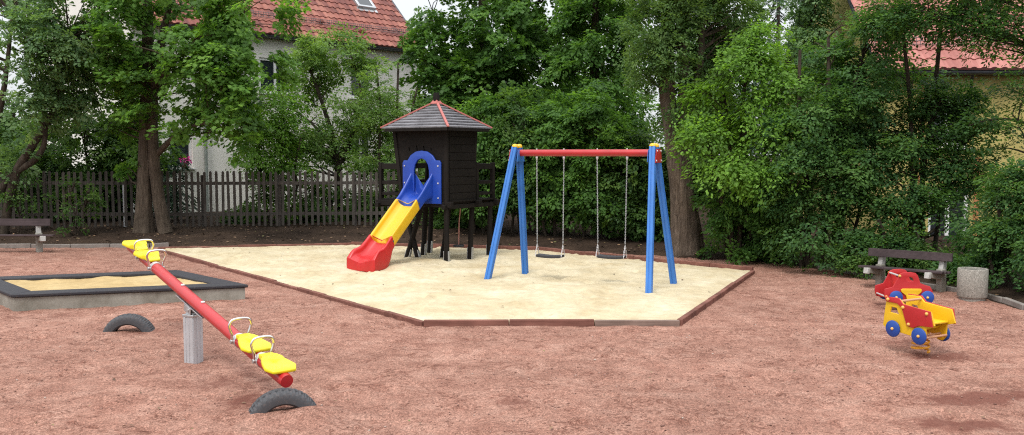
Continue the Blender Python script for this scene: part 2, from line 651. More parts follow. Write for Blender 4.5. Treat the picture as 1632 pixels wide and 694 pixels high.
def frame(o, x, y, z):
    m = Matrix.Identity(4)
    for i, a in enumerate((x, y, z)):
        m[0][i], m[1][i], m[2][i] = a[0], a[1], a[2]
    m[0][3], m[1][3], m[2][3] = o[0], o[1], o[2]
    return m


def tag(o, label, cat, group=None):
    o['label'] = label
    o['category'] = cat
    if group:
        o['group'] = group
    return o


def thing(name, label, cat, loc=(0, 0, 0), rz=0.0, group=None):
    o = bpy.data.objects.new(name, None)
    o.empty_display_size = 0.2
    COL.objects.link(o)
    o.location = loc
    o.rotation_euler = (0, 0, rz)
    return tag(o, label, cat, group)


def copy_tree(o, parent=None):
    c = o.copy()
    COL.objects.link(c)
    if parent is not None:
        c.parent = parent
    for ch in [x for x in bpy.data.objects if x.parent == o]:
        copy_tree(ch, c)
    return c


def kind(o, k='structure'):
    o['kind'] = k
    return o


# ------------------------------------------------------------------ noise and polygons
def vnoise(x, y, seed=0):
    xi, yi = np.floor(x).astype(np.int64), np.floor(y).astype(np.int64)
    fx, fy = x - xi, y - yi
    fx, fy = fx * fx * (3 - 2 * fx), fy * fy * (3 - 2 * fy)

    def h(a, b):
        n = (a * 374761393 + b * 668265263 + seed * 974711) & 0x7fffffff
        n = ((n ^ (n >> 13)) * 1274126177) & 0x7fffffff
        return ((n ^ (n >> 16)) & 0xffff) / 65535.0
    return (h(xi, yi) * (1 - fx) + h(xi + 1, yi) * fx) * (1 - fy) + (h(xi, yi + 1) * (1 - fx) + h(xi + 1, yi + 1) * fx) * fy


def fbm(x, y, sc, octs=4, seed=0, gain=.5):
    t, a, s = 0, 1.0, 0
    for o in range(octs):
        t = t + a * (vnoise(x * sc, y * sc, seed + o * 17) - .5)
        s += a
        a *= gain
        sc *= 2.03
    return t / s


def sdist(poly, X, Y):
    """signed distance, positive inside"""
    P = np.array([(p[0], p[1]) for p in poly])
    d = np.full(X.shape, 1e9)
    ins = np.zeros(X.shape, bool)
    n = len(P)
    for i in range(n):
        a, b = P[i], P[(i + 1) % n]
        e = b - a
        t = np.clip(((X - a[0]) * e[0] + (Y - a[1]) * e[1]) / (e @ e), 0, 1)
        d = np.minimum(d, np.hypot(X - a[0] - t * e[0], Y - a[1] - t * e[1]))
        c = (a[1] > Y) != (b[1] > Y)
        with np.errstate(divide='ignore', invalid='ignore'):
            xx = (b[0] - a[0]) * (Y - a[1]) / (b[1] - a[1] if b[1] != a[1] else 1e-9) + a[0]
        ins ^= c & (X < xx)
    return np.where(ins, d, -d)


def grid_mesh(name, xs, ys, Z, mat, keep=None, attr=None):
    nx, ny = len(xs), len(ys)
    X, Y = np.meshgrid(xs, ys)
    co = np.stack([X, Y, Z], -1).reshape(-1, 3)
    i = np.arange(nx * ny).reshape(ny, nx)
    q = np.stack([i[:-1, :-1], i[:-1, 1:], i[1:, 1:], i[1:, :-1]], -1).reshape(-1, 4)
    if keep is not None:
        k = keep.reshape(-1)
        q = q[k[q].any(1)]
        used = np.unique(q)
        mp = np.full(nx * ny, -1)
        mp[used] = np.arange(len(used))
        q = mp[q]
        co = co[used]
        if attr is not None:
            attr = attr.reshape(-1)[used]
    me = bpy.data.meshes.new(name)
    me.vertices.add(len(co))
    me.vertices.foreach_set('co', co.astype(np.float32).ravel())
    me.loops.add(q.size)
    me.loops.foreach_set('vertex_index', q.astype(np.int32).ravel())
    me.polygons.add(len(q))
    me.polygons.foreach_set('loop_start', np.arange(0, q.size, 4, dtype=np.int32))
    me.polygons.foreach_set('use_smooth', np.ones(len(q), bool))
    me.update(calc_edges=True)
    if attr is not None:
        a = me.attributes.new('damp_shade', 'FLOAT', 'POINT')
        a.data.foreach_set('value', attr.reshape(-1).astype(np.float32))
    me.materials.append(mat)
    o = bpy.data.objects.new(name, me)
    COL.objects.link(o)
    return o


# ------------------------------------------------------------------ layout on the ground
PIT = [G(252, 400), G(675, 519), G(1083, 518), G(1200, 436), G(1010, 417), G(860, 402), G(560, 393)]
kerb_r = [G(1250, 420), G(1305, 428), G(1352, 437), G(1400, 446), G(1455, 456), G(1510, 463), G(1560, 471), G(1600, 482), G(1634, 495)]
YARD = [(-34, 22.1), (-8.9, 22.25), (-8.4, 22.5), (-4.0, 23.15), (0.8, 22.0), (2.75, 20.9), (4.4, 20.0)] + [(p.x, p.y) for p in kerb_r] + [(8.6, 11), (9.6, 7), (10, -14), (-34, -14)]


def bed_h(X, Y):
    s = -sdist(YARD, X, Y)
    z = np.where(s > 0, 0.03 + 0.30 * (1 - np.exp(-np.maximum(s, 0) / 1.7)), 0.03 + s * .6)
    return z + fbm(X, Y, .8, 4, 3) * .10 * np.clip(s + .3, 0, 1)


def bedz(x, y):
    return float(bed_h(np.array([float(x)]), np.array([float(y)]))[0])


# ground sheet to the horizon
mb = MB()
mb.add([(-900, -300, -.25), (900, -300, -.25), (900, 1500, -.25), (-900, 1500, -.25)], [(0, 1, 2, 3)])
kind(mb.build('ground', M['soil'], smooth=0))

# red grit yard
xs = np.concatenate([np.arange(-34, -15, .5), np.arange(-15, 10.2, .06)])
ys = np.concatenate([np.arange(-14, 5.5, .5), np.arange(5.5, 13, .05), np.arange(13, 24.5, .09)])
X, Y = np.meshgrid(xs, ys)
Z = fbm(X, Y, .35, 3, 1) * .03 + fbm(X, Y, 2.2, 4, 2, .6) * .045 + fbm(X + .3 * Y, Y, 7, 3, 9, .6) * .035 - .02 * np.clip(fbm(X - .2 * Y, Y * 1.5, 3.2, 3, 77, .6) - .12, 0, 1) * 4
damp_shade = np.zeros_like(X)


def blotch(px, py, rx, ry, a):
    global damp_shade
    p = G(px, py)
    damp_shade = damp_shade + a * np.exp(-(((X - p.x) / rx) ** 2 + ((Y - p.y) / ry) ** 2))


for a in [(1530, 640, .5, .22, .75), (1600, 632, .6, .2, .7), (1560, 680, .5, .2, .7), (1500, 675, .4, .15, .4), (1502, 567, .55, .3, .85), (1440, 545, .5, .3, .55), (1450, 490, .6, .4, .5),  # wet spots, with contact shade painted by the truck and seesaw end
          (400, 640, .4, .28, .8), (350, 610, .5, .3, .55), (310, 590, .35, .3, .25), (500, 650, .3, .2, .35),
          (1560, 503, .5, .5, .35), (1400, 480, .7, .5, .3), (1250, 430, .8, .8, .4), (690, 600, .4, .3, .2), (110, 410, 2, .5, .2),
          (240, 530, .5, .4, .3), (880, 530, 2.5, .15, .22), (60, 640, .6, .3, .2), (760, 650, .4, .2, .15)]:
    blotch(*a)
for i in range(260):          # scuffs and heel marks
    px, py = rnd.uniform(-100, 1700), 430 + 264 * rnd.random() ** .8
    p = G(px, py)
    if p.x < -14 or p.x > 9:
        continue
    r, dp = rnd.uniform(.05, .13), rnd.uniform(.01, .024)
    el, an = rnd.uniform(1, 2.2), rnd.uniform(0, 3.14)
    cx, cy = (X - p.x), (Y - p.y)
    ua, va = cx * math.cos(an) + cy * math.sin(an), -cx * math.sin(an) + cy * math.cos(an)
    q = (ua / (r * el)) ** 2 + (va / r) ** 2
    Z = Z - dp * np.exp(-q) + dp * .6 * np.exp(-(np.sqrt(q) - 1.5) ** 2 * 5)
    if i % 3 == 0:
        damp_shade = damp_shade + .3 * np.exp(-q * .7)
# hollow below the spring truck and a heap at the front tyre
for (px, py, r, hgt) in [(1470, 562, .45, -.03), (500, 660, .22, .07), (470, 668, .16, .04), (395, 662, .2, .03), (205, 530, .5, -.015), (1440, 488, .4, -.03)]:
    p = G(px, py)
    Z = Z + hgt * np.exp(-(((X - p.x) / r) ** 2 + ((Y - p.y) / (r * .8)) ** 2))
pit_s = sdist(PIT, X, Y)
yard_s = sdist(YARD, X, Y)
Z = np.where(pit_s > -.1, np.minimum(Z, .0), Z)
_gx, _gy, _gz = xs, ys, Z


def yard_z(x, y):
    i = np.clip(np.searchsorted(_gx, x), 1, len(_gx) - 1)
    j = np.clip(np.searchsorted(_gy, y), 1, len(_gy) - 1)
    u = np.clip((x - _gx[i - 1]) / (_gx[i] - _gx[i - 1]), 0, 1)
    v = np.clip((y - _gy[j - 1]) / (_gy[j] - _gy[j - 1]), 0, 1)
    return (_gz[j - 1, i - 1] * (1 - u) + _gz[j - 1, i] * u) * (1 - v) + (_gz[j, i - 1] * (1 - u) + _gz[j, i] * u) * v


grit = grid_mesh('red_grit_yard', xs, ys, Z, M['grit'], (pit_s < .35) & (yard_s > -.5), damp_shade)
kind(grit)

# soil beds under the trees
xs = np.concatenate([np.arange(-60, -20, 2.0), np.arange(-20, 16, .14), np.arange(16, 61, 3.0)])
ys = np.concatenate([np.arange(-10, 10, 1.0), np.arange(10, 30, .14), np.arange(30, 90, 3.0)])
X, Y = np.meshgrid(xs, ys)
kind(grid_mesh('soil_bed', xs, ys, bed_h(X, Y), M['soil'], sdist(YARD, X, Y) < .12))

# sand
xs = np.arange(-9.0, 5.2, .05)
ys = np.arange(11.8, 23.6, .055)
X, Y = np.meshgrid(xs, ys)
sd = sdist(PIT, X, Y)
Z = .042 + .10 * (1 - np.exp(-np.maximum(sd, 0) / 2.2)) + (fbm(X, Y, .5, 3, 21) * .09 + fbm(X, Y, 2.4, 3, 22, .55) * .06 + fbm(X, Y, 8, 2, 29) * .02) * np.clip(sd / .5, .12, 1)
for i in range(900):
    a, b = rnd.uniform(-8.5, 5), rnd.uniform(12, 23)
    r, dp = rnd.uniform(.05, .12), rnd.uniform(.012, .034)
    i0, i1 = np.searchsorted(xs, a - .5), np.searchsorted(xs, a + .5)
    j0, j1 = np.searchsorted(ys, b - .5), np.searchsorted(ys, b + .5)
    q = ((X[j0:j1, i0:i1] - a) / r) ** 2 + ((Y[j0:j1, i0:i1] - b) / (r * 1.3)) ** 2
    Z[j0:j1, i0:i1] += -dp * np.exp(-q) + dp * .5 * np.exp(-(np.sqrt(q) - 1.5) ** 2 * 5)
for (px, py, rx, ry, dp) in ((878, 428, .55, .35, .07), (975, 434, .55, .35, .07), (575, 432, .6, .45, .06), (640, 440, .9, .5, -.03), (730, 412, .6, .4, .04), (1000, 470, .8, .5, .03), (850, 470, 1.0, .5, -.03)):
    p = G(px, py, .1)
    q = ((X - p.x) / rx) ** 2 + ((Y - p.y) / ry) ** 2
    Z = Z - dp * np.exp(-q) + abs(dp) * .45 * np.exp(-(np.sqrt(q) - 1.4) ** 2 * 5)
SAND = (xs, ys, Z.copy())
Z = np.where(sd < .0, -.08, Z)
kind(grid_mesh('sand', xs, ys, Z, M['sand'], sd > .035))


def sandz(x, y):
    i = min(max(int((x - xs[0]) / .05), 0), len(xs) - 1)
    j = min(max(int((y - ys[0]) / .055), 0), len(ys) - 1)
    return float(SAND[2][j, i])


# kerb stones
mb = MB()


def kerb_line(pts, h0, L=.95):
    acc = [Vector((p[0], p[1], 0)) for p in pts]
    for a, b in zip(acc[:-1], acc[1:]):
        n = max(1, round((b - a).length / L))
        for i in range(n):
            p, q = a.lerp(b, i / n), a.lerp(b, (i + 1) / n)
            d = (q - p).normalized() * .008
            z = h0 + rnd.uniform(-.012, .012)
            mb.beam(p + d + Vector((0, 0, z - .1)), q - d + Vector((0, 0, z - .1 + rnd.uniform(-.01, .01))), .08, .2)


kerb_line([(-34, 22.1), (-8.9, 22.25), (-8.5, 22.45)], .10)
kerb_line([(p.x, p.y) for p in kerb_r[1:]] + [(8.6, 11)], .075, .7)
kind(mb.build('kerb', M['kerb'], bevel=.012))

# sandpit edging: one thing, its slabs are parts
ed = thing('sandpit_edging', 'red brown slab edging around the large pale sandpit', 'edging', (PIT[1].x, PIT[1].y, 0))
inv = Matrix.Translation((-PIT[1].x, -PIT[1].y, 0))
for i in range(len(PIT)):
    a, b = PIT[i], PIT[(i + 1) % len(PIT)]
    n = max(1, round((b - a).length / 1.0))
    for k in range(n):
        p, q = a.lerp(b, k / n), a.lerp(b, (k + 1) / n)
        d = (q - p).normalized() * .004
        h = .072 + rnd.uniform(-.012, .008)
        if i in (3, 4, 5):
            h += .05
        elif i == 6:
            h += .02
        if i == 0:
            h -= .018
        g = (i == 1 and k == 2)
        off = Vector((0, 0, h - .1))
        s = MB()
        s.beam(inv @ (p + d + off), inv @ (q - d + off + Vector((0, 0, rnd.uniform(-.008, .008)))), .075, .2)
        o = s.build('edging_slab', M['edging_grey' if g else 'edging'], ed, bevel=.01)
        if g:
            o['label'] = 'greyish worn slab in the front edge'

# ------------------------------------------------------------------ sandbox
zt = .25
c_fl, c_fr, c_br = G(18, 470, zt), G(396, 454, zt), G(284, 430.5, zt)
e1 = (c_fr - c_fl)
c_bl = Vector((c_br.x - e1.x * .98, c_br.y - e1.y * .98, zt))
sb = thing('sandbox', 'raised concrete sandbox with black rubber rim and ochre sand', 'sandbox', (c_fl.x, c_fl.y, 0))
inv = Matrix.Translation((-c_fl.x, -c_fl.y, 0))
outer = [inv @ c for c in (c_fl, c_fr, c_br, c_bl)]
cen = sum(outer, Vector()) / 4


def inset(poly, d):
    out = []
    n = len(poly)
    for i in range(n):
        p0, p1, p2 = poly[i - 1], poly[i], poly[(i + 1) % n]
        a, b = (p1 - p0).normalized(), (p2 - p1).normalized()
        n1, n2 = Vector((-a.y, a.x, 0)), Vector((-b.y, b.x, 0))
        k = (n1 + n2)
        out.append(p1 + k * (d / max(.2, 1 + n1.dot(n2))))
    return out


def ring(mb, outer, inner, z0, z1):
    n = len(outer)
    vs = []
    for p in outer + inner:
        vs.append((p.x, p.y, z0))
    for p in outer + inner:
        vs.append((p.x, p.y, z1))
    fs = []
    m = 2 * n
    for i in range(n):
        j = (i + 1) % n
        fs += [(i, j, j + m, i + m), (n + j, n + i, n + i + m, n + j + m), (i + m, j + m, n + j + m, n + i + m), (j, i, n + i, n + j)]
    mb.add(vs, fs)


s = MB()
ring(s, inset(outer, .03), inset(outer, .2), -.05, .2)
s.build('concrete_wall', M['concrete'], sb, bevel=.012)
inn = inset(outer, .33)
for i in range(4):
    j = (i + 1) % 4
    q = [outer[i], outer[j], inn[j], inn[i]]
    c4 = sum(q, Vector()) / 4
    q = [p + (c4 - p).normalized() * .004 for p in q]
    s = MB()
    s.add([(p.x, p.y, .2) for p in q] + [(p.x, p.y, .252) for p in q], [(3, 2, 1, 0), (4, 5, 6, 7), (0, 1, 5, 4), (1, 2, 6, 5), (2, 3, 7, 6), (3, 0, 4, 7)])
    s.build('rubber_rim', M['rim_rubber'], sb, bevel=.014)
nx, ny = 60, 44
s = MB()
vs, fs = [], []
inn2 = inset(outer, .26)
for j in range(ny + 1):
    for i in range(nx + 1):
        u, v = i / nx, j / ny
        p = (inn2[0] * (1 - u) + inn2[1] * u) * (1 - v) + (inn2[3] * (1 - u) + inn2[2] * u) * v
        ex = min(u, 1 - u, v, 1 - v)
        z = .185 + .035 * max(0, 1 - ex * 9) + float(fbm(np.array([p.x]), np.array([p.y]), 2.5, 4, 6, .6)[0]) * .075
        vs.append((p.x, p.y, z))
for j in range(ny):
    for i in range(nx):
        a = j * (nx + 1) + i
        fs.append((a, a + 1, a + nx + 2, a + nx + 1))
s.add(vs, fs)
s.build('sand_fill', M['box_sand'], sb, smooth=180)

# ------------------------------------------------------------------ tyres


def tyre(loc, Rr, zc, yaw, label, w=.2):
    t = thing('half_buried_tyre', label, 'tyre', (loc.x, loc.y, 0), yaw, 'half buried tyres under the seesaw ends')
    n = 144
    hw = w / 2
    prof = [(Rr * .60, hw * .72), (Rr * .66, hw * .98), (Rr * .80, hw * 1.06), (Rr * .90, hw * 1.0), (Rr * .955, hw * .88), (Rr * .975, hw * .62),
            (Rr * .985, hw * .36), (Rr, hw * .34), (Rr, hw * .02), (Rr * .985, 0), (Rr, -hw * .02), (Rr, -hw * .34), (Rr * .985, -hw * .36), (Rr * .975, -hw * .62),
            (Rr * .955, -hw * .88), (Rr * .90, -hw), (Rr * .80, -hw * 1.06), (Rr * .66, -hw * .98), (Rr * .60, -hw * .72), (Rr * .63, -hw * .45), (Rr * .90, -hw * .8), (Rr * .93, 0), (Rr * .90, hw * .8), (Rr * .63, hw * .45)]
    s = MB()
    vs, fs = [], []
    k = len(prof)
    for j in range(n):
        a = 2 * math.pi * j / n
        for i, (r, z) in enumerate(prof):
            if 4 <= i <= 14:
                ph = (j + (2 if i % 2 else 0)) % 4
                if ph < 1:
                    r -= .011
            vs.append((r * math.cos(a), z, r * math.sin(a) + zc))
    for j in range(n):
        j2 = (j + 1) % n
        for i in range(k):
            i2 = (i + 1) % k
            fs.append((j * k + i, j * k + i2, j2 * k + i2, j2 * k + i))
    s.add(vs, fs)
    s.build('rubber_casing', M['tyre'], t, smooth=30)
    return t


pb = G(206, 527)
tyre(pb, .345, -.125, R(6), 'half buried worn tyre standing in the grit behind the seesaw post', .2)
pf = G(449, 661)
tyre(pf + Vector((.0, .05, 0)), .335, -.115, R(20), 'half buried tyre with heaped grit under the lower end of the seesaw', .2)

# ------------------------------------------------------------------ seesaw
piv = Vector((-3.53, 9.96, .70))
a_ = Vector((1.47, -1.85, -.43)).normalized()
l_ = a_.cross(Vector((0, 0, 1))).normalized()
n_ = l_.cross(a_).normalized()
ss = thing('seesaw', 'red tube seesaw with four yellow seats and steel handles on a grey post', 'seesaw', (piv.x, piv.y, 0))
base = Vector((0, 0, piv.z))
TR = .064


def SP(t, lat=0, up=0):
    return base + a_ * t + l_ * lat + n_ * up


s = MB()
s.tube([SP(-2.30), SP(-2.26), SP(2.42), SP(2.46)], [TR * .93, TR, TR, TR * .93], 28)
tb = s.build('tube_beam', M['red_paint'], ss, smooth=50)
for t in (-.32, .32):
    s = MB()
    s.cyl(SP(t, 0, TR - .004), SP(t, 0, TR + .014), .022, 12)
    s.build('bolt_cap', M['white_steel'], ss, bevel=.004)
s = MB()
s.beam(SP(-.42, 0, -TR - .012), SP(.42, 0, -TR - .012), .09, .012, n_)
for sd_ in (-1, 1):
    s.beam(SP(-.10, sd_ * .05, -TR - .05), SP(.10, sd_ * .05, -TR - .05), .012, .08, n_)
s.build('pivot_bracket', M['steel'], ss, bevel=.003)
# post, turned square to the tube
ax2 = Vector((a_.x, a_.y, 0)).normalized()
yaw = math.atan2(ax2.y, ax2.x) + R(26)
rot = Matrix.Rotation(yaw, 3, 'Z')
s = MB()
s.box((0, 0, .235), (.145, .145, .57), rot)
for k in (-1, 1):
    for w in (-.05, 0, .05):
        s.box(rot @ Vector((w, k * .0735, .235)), (.03, .006, .56), rot)
        s.box(rot @ Vector((k * .0735, w, .235)), (.006, .03, .56), rot)
po = s.build('post', M['post_grey'], ss, bevel=.006)
s = MB()
s.box((0, 0, .525), (.16, .16, .03), rot)
s.box((0, 0, .547), (.11, .11, .016), rot)
s.build('post_cap', M['steel'], ss, bevel=.006)
s = MB()
for k in (-1, 1):
    s.box(rot @ Vector((0, k * .037, .585)), (.09, .012, .07), rot)
s.cyl(rot @ Vector((0, -.075, .59)), rot @ Vector((0, .075, .59)), .017, 12)
s.build('pivot_lugs', M['steel'], ss, bevel=.003)


def catmull(pts, k=6, closed=False):
    pts = [Vector(p) for p in pts]
    out = []
    n = len(pts)
    for i in range(n if closed else n - 1):
        p0 = pts[i - 1] if (closed or i > 0) else pts[0]
        p1, p2 = pts[i], pts[(i + 1) % n]
        p3 = pts[(i + 2) % n] if (closed or i + 2 < n) else pts[-1]
        for j in range(k):
            t = j / k
            out.append(.5 * ((2 * p1) + (p2 - p0) * t + (2 * p0 - 5 * p1 + 4 * p2 - p3) * t * t + (3 * p1 - p0 - 3 * p2 + p3) * t ** 3))
    if not closed:
        out.append(pts[-1])
    return out


for (t0, sg) in ((1.36, 1), (1.91, 1), (-1.27, -1), (-1.76, -1)):
    # moulded saddle seat: neck by the handle, wings further out
    half = [(0.0, .062), (.03, .075), (.10, .078), (.13, .084), (.15, .104), (.185, .112), (.22, .125), (.34, .150), (.36, .148), (.44, .112), (.45, .095)]
    outl = [(x, y) for x, y in half] + [(x, -y) for x, y in reversed(half)]
    loops = []
    nrm = [(-.004, .98), (.002, 1.0), (.019, 1.0), (.027, .97), (.027, .6), (.027, .12)]
    cx = .24
    for zi, sc in nrm:
        lp = []
        for x, y in outl:
            xx = cx + (x - cx) * sc
            zz = zi
            if zi > .02:
                zz += .022 * math.exp(-((x - .12) / .05) ** 2) * (1 if sc > .3 else 1)
                zz += .10 * (y * sc) ** 2
            lp.append(SP(t0 + sg * (xx + .05), y * sc, TR + zz))
        loops.append(lp)
    s = MB()
    s.loft(loops)
    s.build('seat', M['seat_yellow'], ss, smooth=60)
    # steel loop handle
    b0 = t0
    lp = [SP(b0, -.082, -.01), SP(b0, -.084, TR + .0), SP(b0 - sg * .008, -.104, TR + .06), SP(b0 - sg * .012, -.112, TR + .10), SP(b0 - sg * .016, -.09, TR + .145), SP(b0 - sg * .018, -.04, TR + .160),
          SP(b0 - sg * .018, .04, TR + .160), SP(b0 - sg * .016, .09, TR + .145), SP(b0 - sg * .012, .112, TR + .10), SP(b0 - sg * .008, .104, TR + .06), SP(b0, .084, TR + .0), SP(b0, .082, -.01)]
    s = MB()
    s.tube(catmull(lp, 6), .0135, 10)
    hd = s.build('handle', M['chrome'], ss, smooth=60)
    for k in (-1, 1):
        s = MB()
        s.cyl(SP(b0, k * (TR - .01), 0), SP(b0, k * (TR + .034), 0), .022, 12)
        s.build('handle_bolt', M['steel'], hd, bevel=.004)
    s = MB()
    s.tube([SP(b0 - .03, 0, 0), SP(b0 + .03, 0, 0)], TR + .006, 28)
    s.build('clamp_band', M['white_steel'], hd, smooth=50)

# ------------------------------------------------------------------ swing set
feet = {'fl': G(773, 446, .12), 'rl': G(838, 435, .12), 'fr': G(1034, 467, .10), 'rr': G(1076, 450, .10)}
bl, br = at(829, 244.5, 16.2), at(1037, 243.5, 15.2)
bz = .5 * (bl.z + br.z)
bl.z = br.z = bz
bd = (br - bl).normalized()
sp_ = Vector((-bd.y, bd.x, 0))       # away from camera
sw = thing('swing_set', 'blue legged swing stand with red crossbar in the sandpit', 'swing set', (bl.x, bl.y, 0))
O = Vector((bl.x, bl.y, 0))
s = MB()
s.tube([bl - O - bd * .05, br - O + bd * .05], .058, 20)
s.build('crossbar', M['red_paint'], sw, smooth=50)
for key, p, side in (('fl', bl, -1), ('rl', bl, 1), ('fr', br, -1), ('rr', br, 1)):
    ft = feet[key].copy()
    ft.z = -.1
    end = -1 if key[1] == 'l' else 1
    top = p + sp_ * (.085 * side) + Vector((0, 0, .10)) + bd * end * .06
    d = (top - ft).normalized()
    x = bd - d * bd.dot(d)
    x.normalize()
    y = d.cross(x)
    w = .050
    sec = []                      # fluted square profile
    for k in range(4):
        ca, sa = math.cos(k * math.pi / 2), math.sin(k * math.pi / 2)
        for (u, v) in ((w, -w * .86), (w, -w * .22), (w * .84, -w * .14), (w * .84, w * .14), (w, w * .22), (w, w * .86), (w * .86, w)):
            sec.append((u * ca - v * sa, u * sa + v * ca))
    s = MB()
    s.loft([[ft - O + x * u + y * v for u, v in sec], [top - O + x * u + y * v for u, v in sec]])
    lg = s.build('leg', M['blue_post'], sw, smooth=25)
    s = MB()
    s.loft([[top - O + d * hh + (x * u + y * v) * sc for u, v in sec[::7] + []] for hh, sc in ((-.004, 1.12), (.03, 1.16), (.045, .9))])
    ring8 = [(1.12 * w * math.cos(q * math.pi / 8), 1.12 * w * math.sin(q * math.pi / 8)) for q in range(16)]
    s = MB()
    s.loft([[top - O + d * hh + (x * u + y * v) * sc for u, v in ring8] for hh, sc in ((-.005, 1.02), (.018, 1.08), (.045, .85), (.056, .4))])
    s.build('yellow_cap', M['yellow_plastic'], lg, smooth=50)
for p, end in ((bl, -1), (br, 1)):
    c0 = p - O + bd * end * .135
    m4 = frame(c0, sp_, (0, 0, 1), bd * end)
    outl = [(-.13, .06), (.13, .06), (.19, -.16), (-.19, -.16)]
    pl = plate('end_plate', outl, [], .012, M['red_paint'], sw, m4, .004)
    for u, v in ((-.11, .03), (.11, .03), (-.155, -.13), (.155, -.13)):
        q = m4 @ Vector((u, v, 0))
        s = MB()
        s.cyl(q, q + bd * end * .018, .016, 10)
        s.build('plate_bolt', M['white_steel'], pl)
    # inner gusset
    c1 = p - O - bd * end * .01
    m5 = frame(c1, sp_, (0, 0, 1), bd * end)
    plate('gusset', [(-.11, .05), (.11, .05), (.16, -.15), (-.16, -.15)], [], .01, M['blue_post'], sw, m5, .003)


def beam_at(px):
    lo, hi = 0.0, 1.0
    for _ in range(40):
        m = (lo + hi) / 2
        q = bl.lerp(br, m)
        if 816 + FOC * q.x / q.y * (1) < px:
            lo = m
        else:
            hi = m
    return bl.lerp(br, lo)


def chain_mesh(a, b, link=.04, r=.0036, w=.008):
    s = MB()
    d = (b - a)
    n = max(2, round(d.length / (link * .74)))
    dn = d.normalized()
    x = dn.cross(Vector((0.3, 1, 0))).normalized()
    y = dn.cross(x)
    for i in range(n):
        c = a.lerp(b, (i + .5) / n)
        ax = x if i % 2 else y
        pts = []
        h = link / 2 - w
        for k in range(10):
            q = 2 * math.pi * k / 10
            pts.append(c + ax * (w * math.cos(q)) + dn * (w * math.sin(q) + (h if math.sin(q) >= 0 else -h)))
        s.tube(pts, r, 5, closed=True)
    return s


for (pa, pb_, qa, qb, lab) in ((855.5, 898.5, 863, 892.5, 'black swing seat on chains hanging nearer the wooden slide tower'), (951.5, 999, 959.5, 992, 'black swing seat on chains hanging nearer the thick tree trunk')):
    A, B = beam_at(pa), beam_at(pb_)
    mid = (A + B) / 2
    seatz = .50 if pa < 900 else .54
    wid = .245
    SA, SB = mid - bd * wid, mid + bd * wid
    SA.z = SB.z = seatz
    t = thing('swing', lab, 'swing', (mid.x, mid.y, seatz), 0, 'swings hanging from the red crossbar')
    O2 = Vector((mid.x, mid.y, seatz))
    s = MB()
    sec = []
    hw, hd_, th = .235, .10, .022
    loops = []
    for k in range(9):
        u = -hw + 2 * hw * k / 8
        dz = .014 * (u / hw) ** 2
        wd = hd_ * (1 if abs(u) < hw * .9 else .9)
        loops.append([bd * u + sp_ * v + Vector((0, 0, zz + dz)) for v, zz in ((-wd, -th), (wd, -th), (wd * 1.02, 0), (wd, th), (-wd, th), (-wd * 1.02, 0))])
    s.loft(loops)
    s.build('seat', M['black_rubber'], t, smooth=35, bevel=.006)
    for P, Q in ((A, SA), (B, SB)):
        top = P - O2 + Vector((0, 0, -.10))
        bot = Q - O2 + Vector((0, 0, .22)) + (P - Q).normalized() * 0
        ch = chain_mesh(top, bot).build('chain', M['steel'], t, smooth=50)
        for k in (-1, 1):
            chain_mesh(bot, Q - O2 + sp_ * (k * .09) + Vector((0, 0, .0)), .045).build('chain_branch', M['white_steel'], ch, smooth=50)
        s = MB()
        s.box(P - O2 + Vector((0, 0, -.078)), (.04, .04, .04))
        s.cyl(P - O2 + Vector((0, 0, -.12)), P - O2 + Vector((0, 0, .075)), .012, 10)
        s.build('hanger', M['white_steel'], t, bevel=.005)

# ------------------------------------------------------------------ slide tower
TC = G(712, 417, .12)
TC.z = 0
th_ = R(35)
d1 = Vector((-math.cos(th_), math.sin(th_), 0))      # along the slide face, to the left
d2 = Vector((math.sin(th_), math.cos(th_), 0))       # along the right face, away
nf = -d2                                             # slide face looks this way
tw = thing('slide_tower', 'dark wooden play tower with peaked roof and a blue yellow red slide', 'play tower', (TC.x, TC.y, 0))


def T(u, v, z):
    """u along slide face, v away along the right face"""
    return d1 * u + d2 * v + Vector((0, 0, z))


DECK = 1.34
HS, HV, DS, DV = 1.18, .96, 1.82, 1.62
EAVE = 2.82


def shoe_post(u, v, u2, v2, z1, w=.1):
    a, b = T(u, v, -.05), T(u2, v2, z1)
    s = MB()
    s.tube([a, a.lerp(b, .12), b], [w * .56, w * .56, w * .53], 12)
    p = s.build('post', M['tower_wood'], tw, smooth=50)
    s = MB()
    dd = (b - a).normalized()
    for k in (-1, 1):
        off = d1 * (k * (w * .6))
        s.beam(a + off - dd * .1, a + off + dd * .38, .014, .062, d2)
    s.build('metal_shoe', M['steel'], p, bevel=.003)


for (u, v, u2, v2, z1) in ((0, 0, 0, 0, EAVE), (HS * .95, -.02, .66, .02, DECK - .06), (.72, 0.02, HS * 1.0, .02, DECK - .06), (.05, DV - .1, .02, DV - .1, DECK - .06), (.72, .72, .50, .72, DECK - .06), (0.15, HV, 0, HV, EAVE), (DS * .93, DV * .9, DS * .9, DV * .92, DECK - .06), (HS * 1.2, HV * .95, HS * 1.05, HV, EAVE)):
    shoe_post(u, v, u2, v2, z1)
# deck frame and boards
s = MB()
for v in (0.0, HV, DV):
    s.beam(T(-.15, v, DECK - .07), T(DS + .1, v, DECK - .07), .09, .11)
s.build('deck_beam', M['tower_wood'], tw, bevel=.008)
s = MB()
for u in (-.0, HS, DS):
    s.beam(T(u, -.12, DECK - .115), T(u, DV + .12, DECK - .115), .085, .09)
s.build('deck_joist', M['tower_wood'], tw, bevel=.008)
s = MB()
nb = 14
for k in range(nb):
    v = -.02 + (DV + .06) * (k + .5) / nb
    s.box(T(DS / 2, v, DECK), (DS + .12, (DV + .06) / nb - .012, .03), Matrix((d1, d2, Vector((0, 0, 1)))).transposed())
s.build('deck_floor', M['tower_board'], tw)

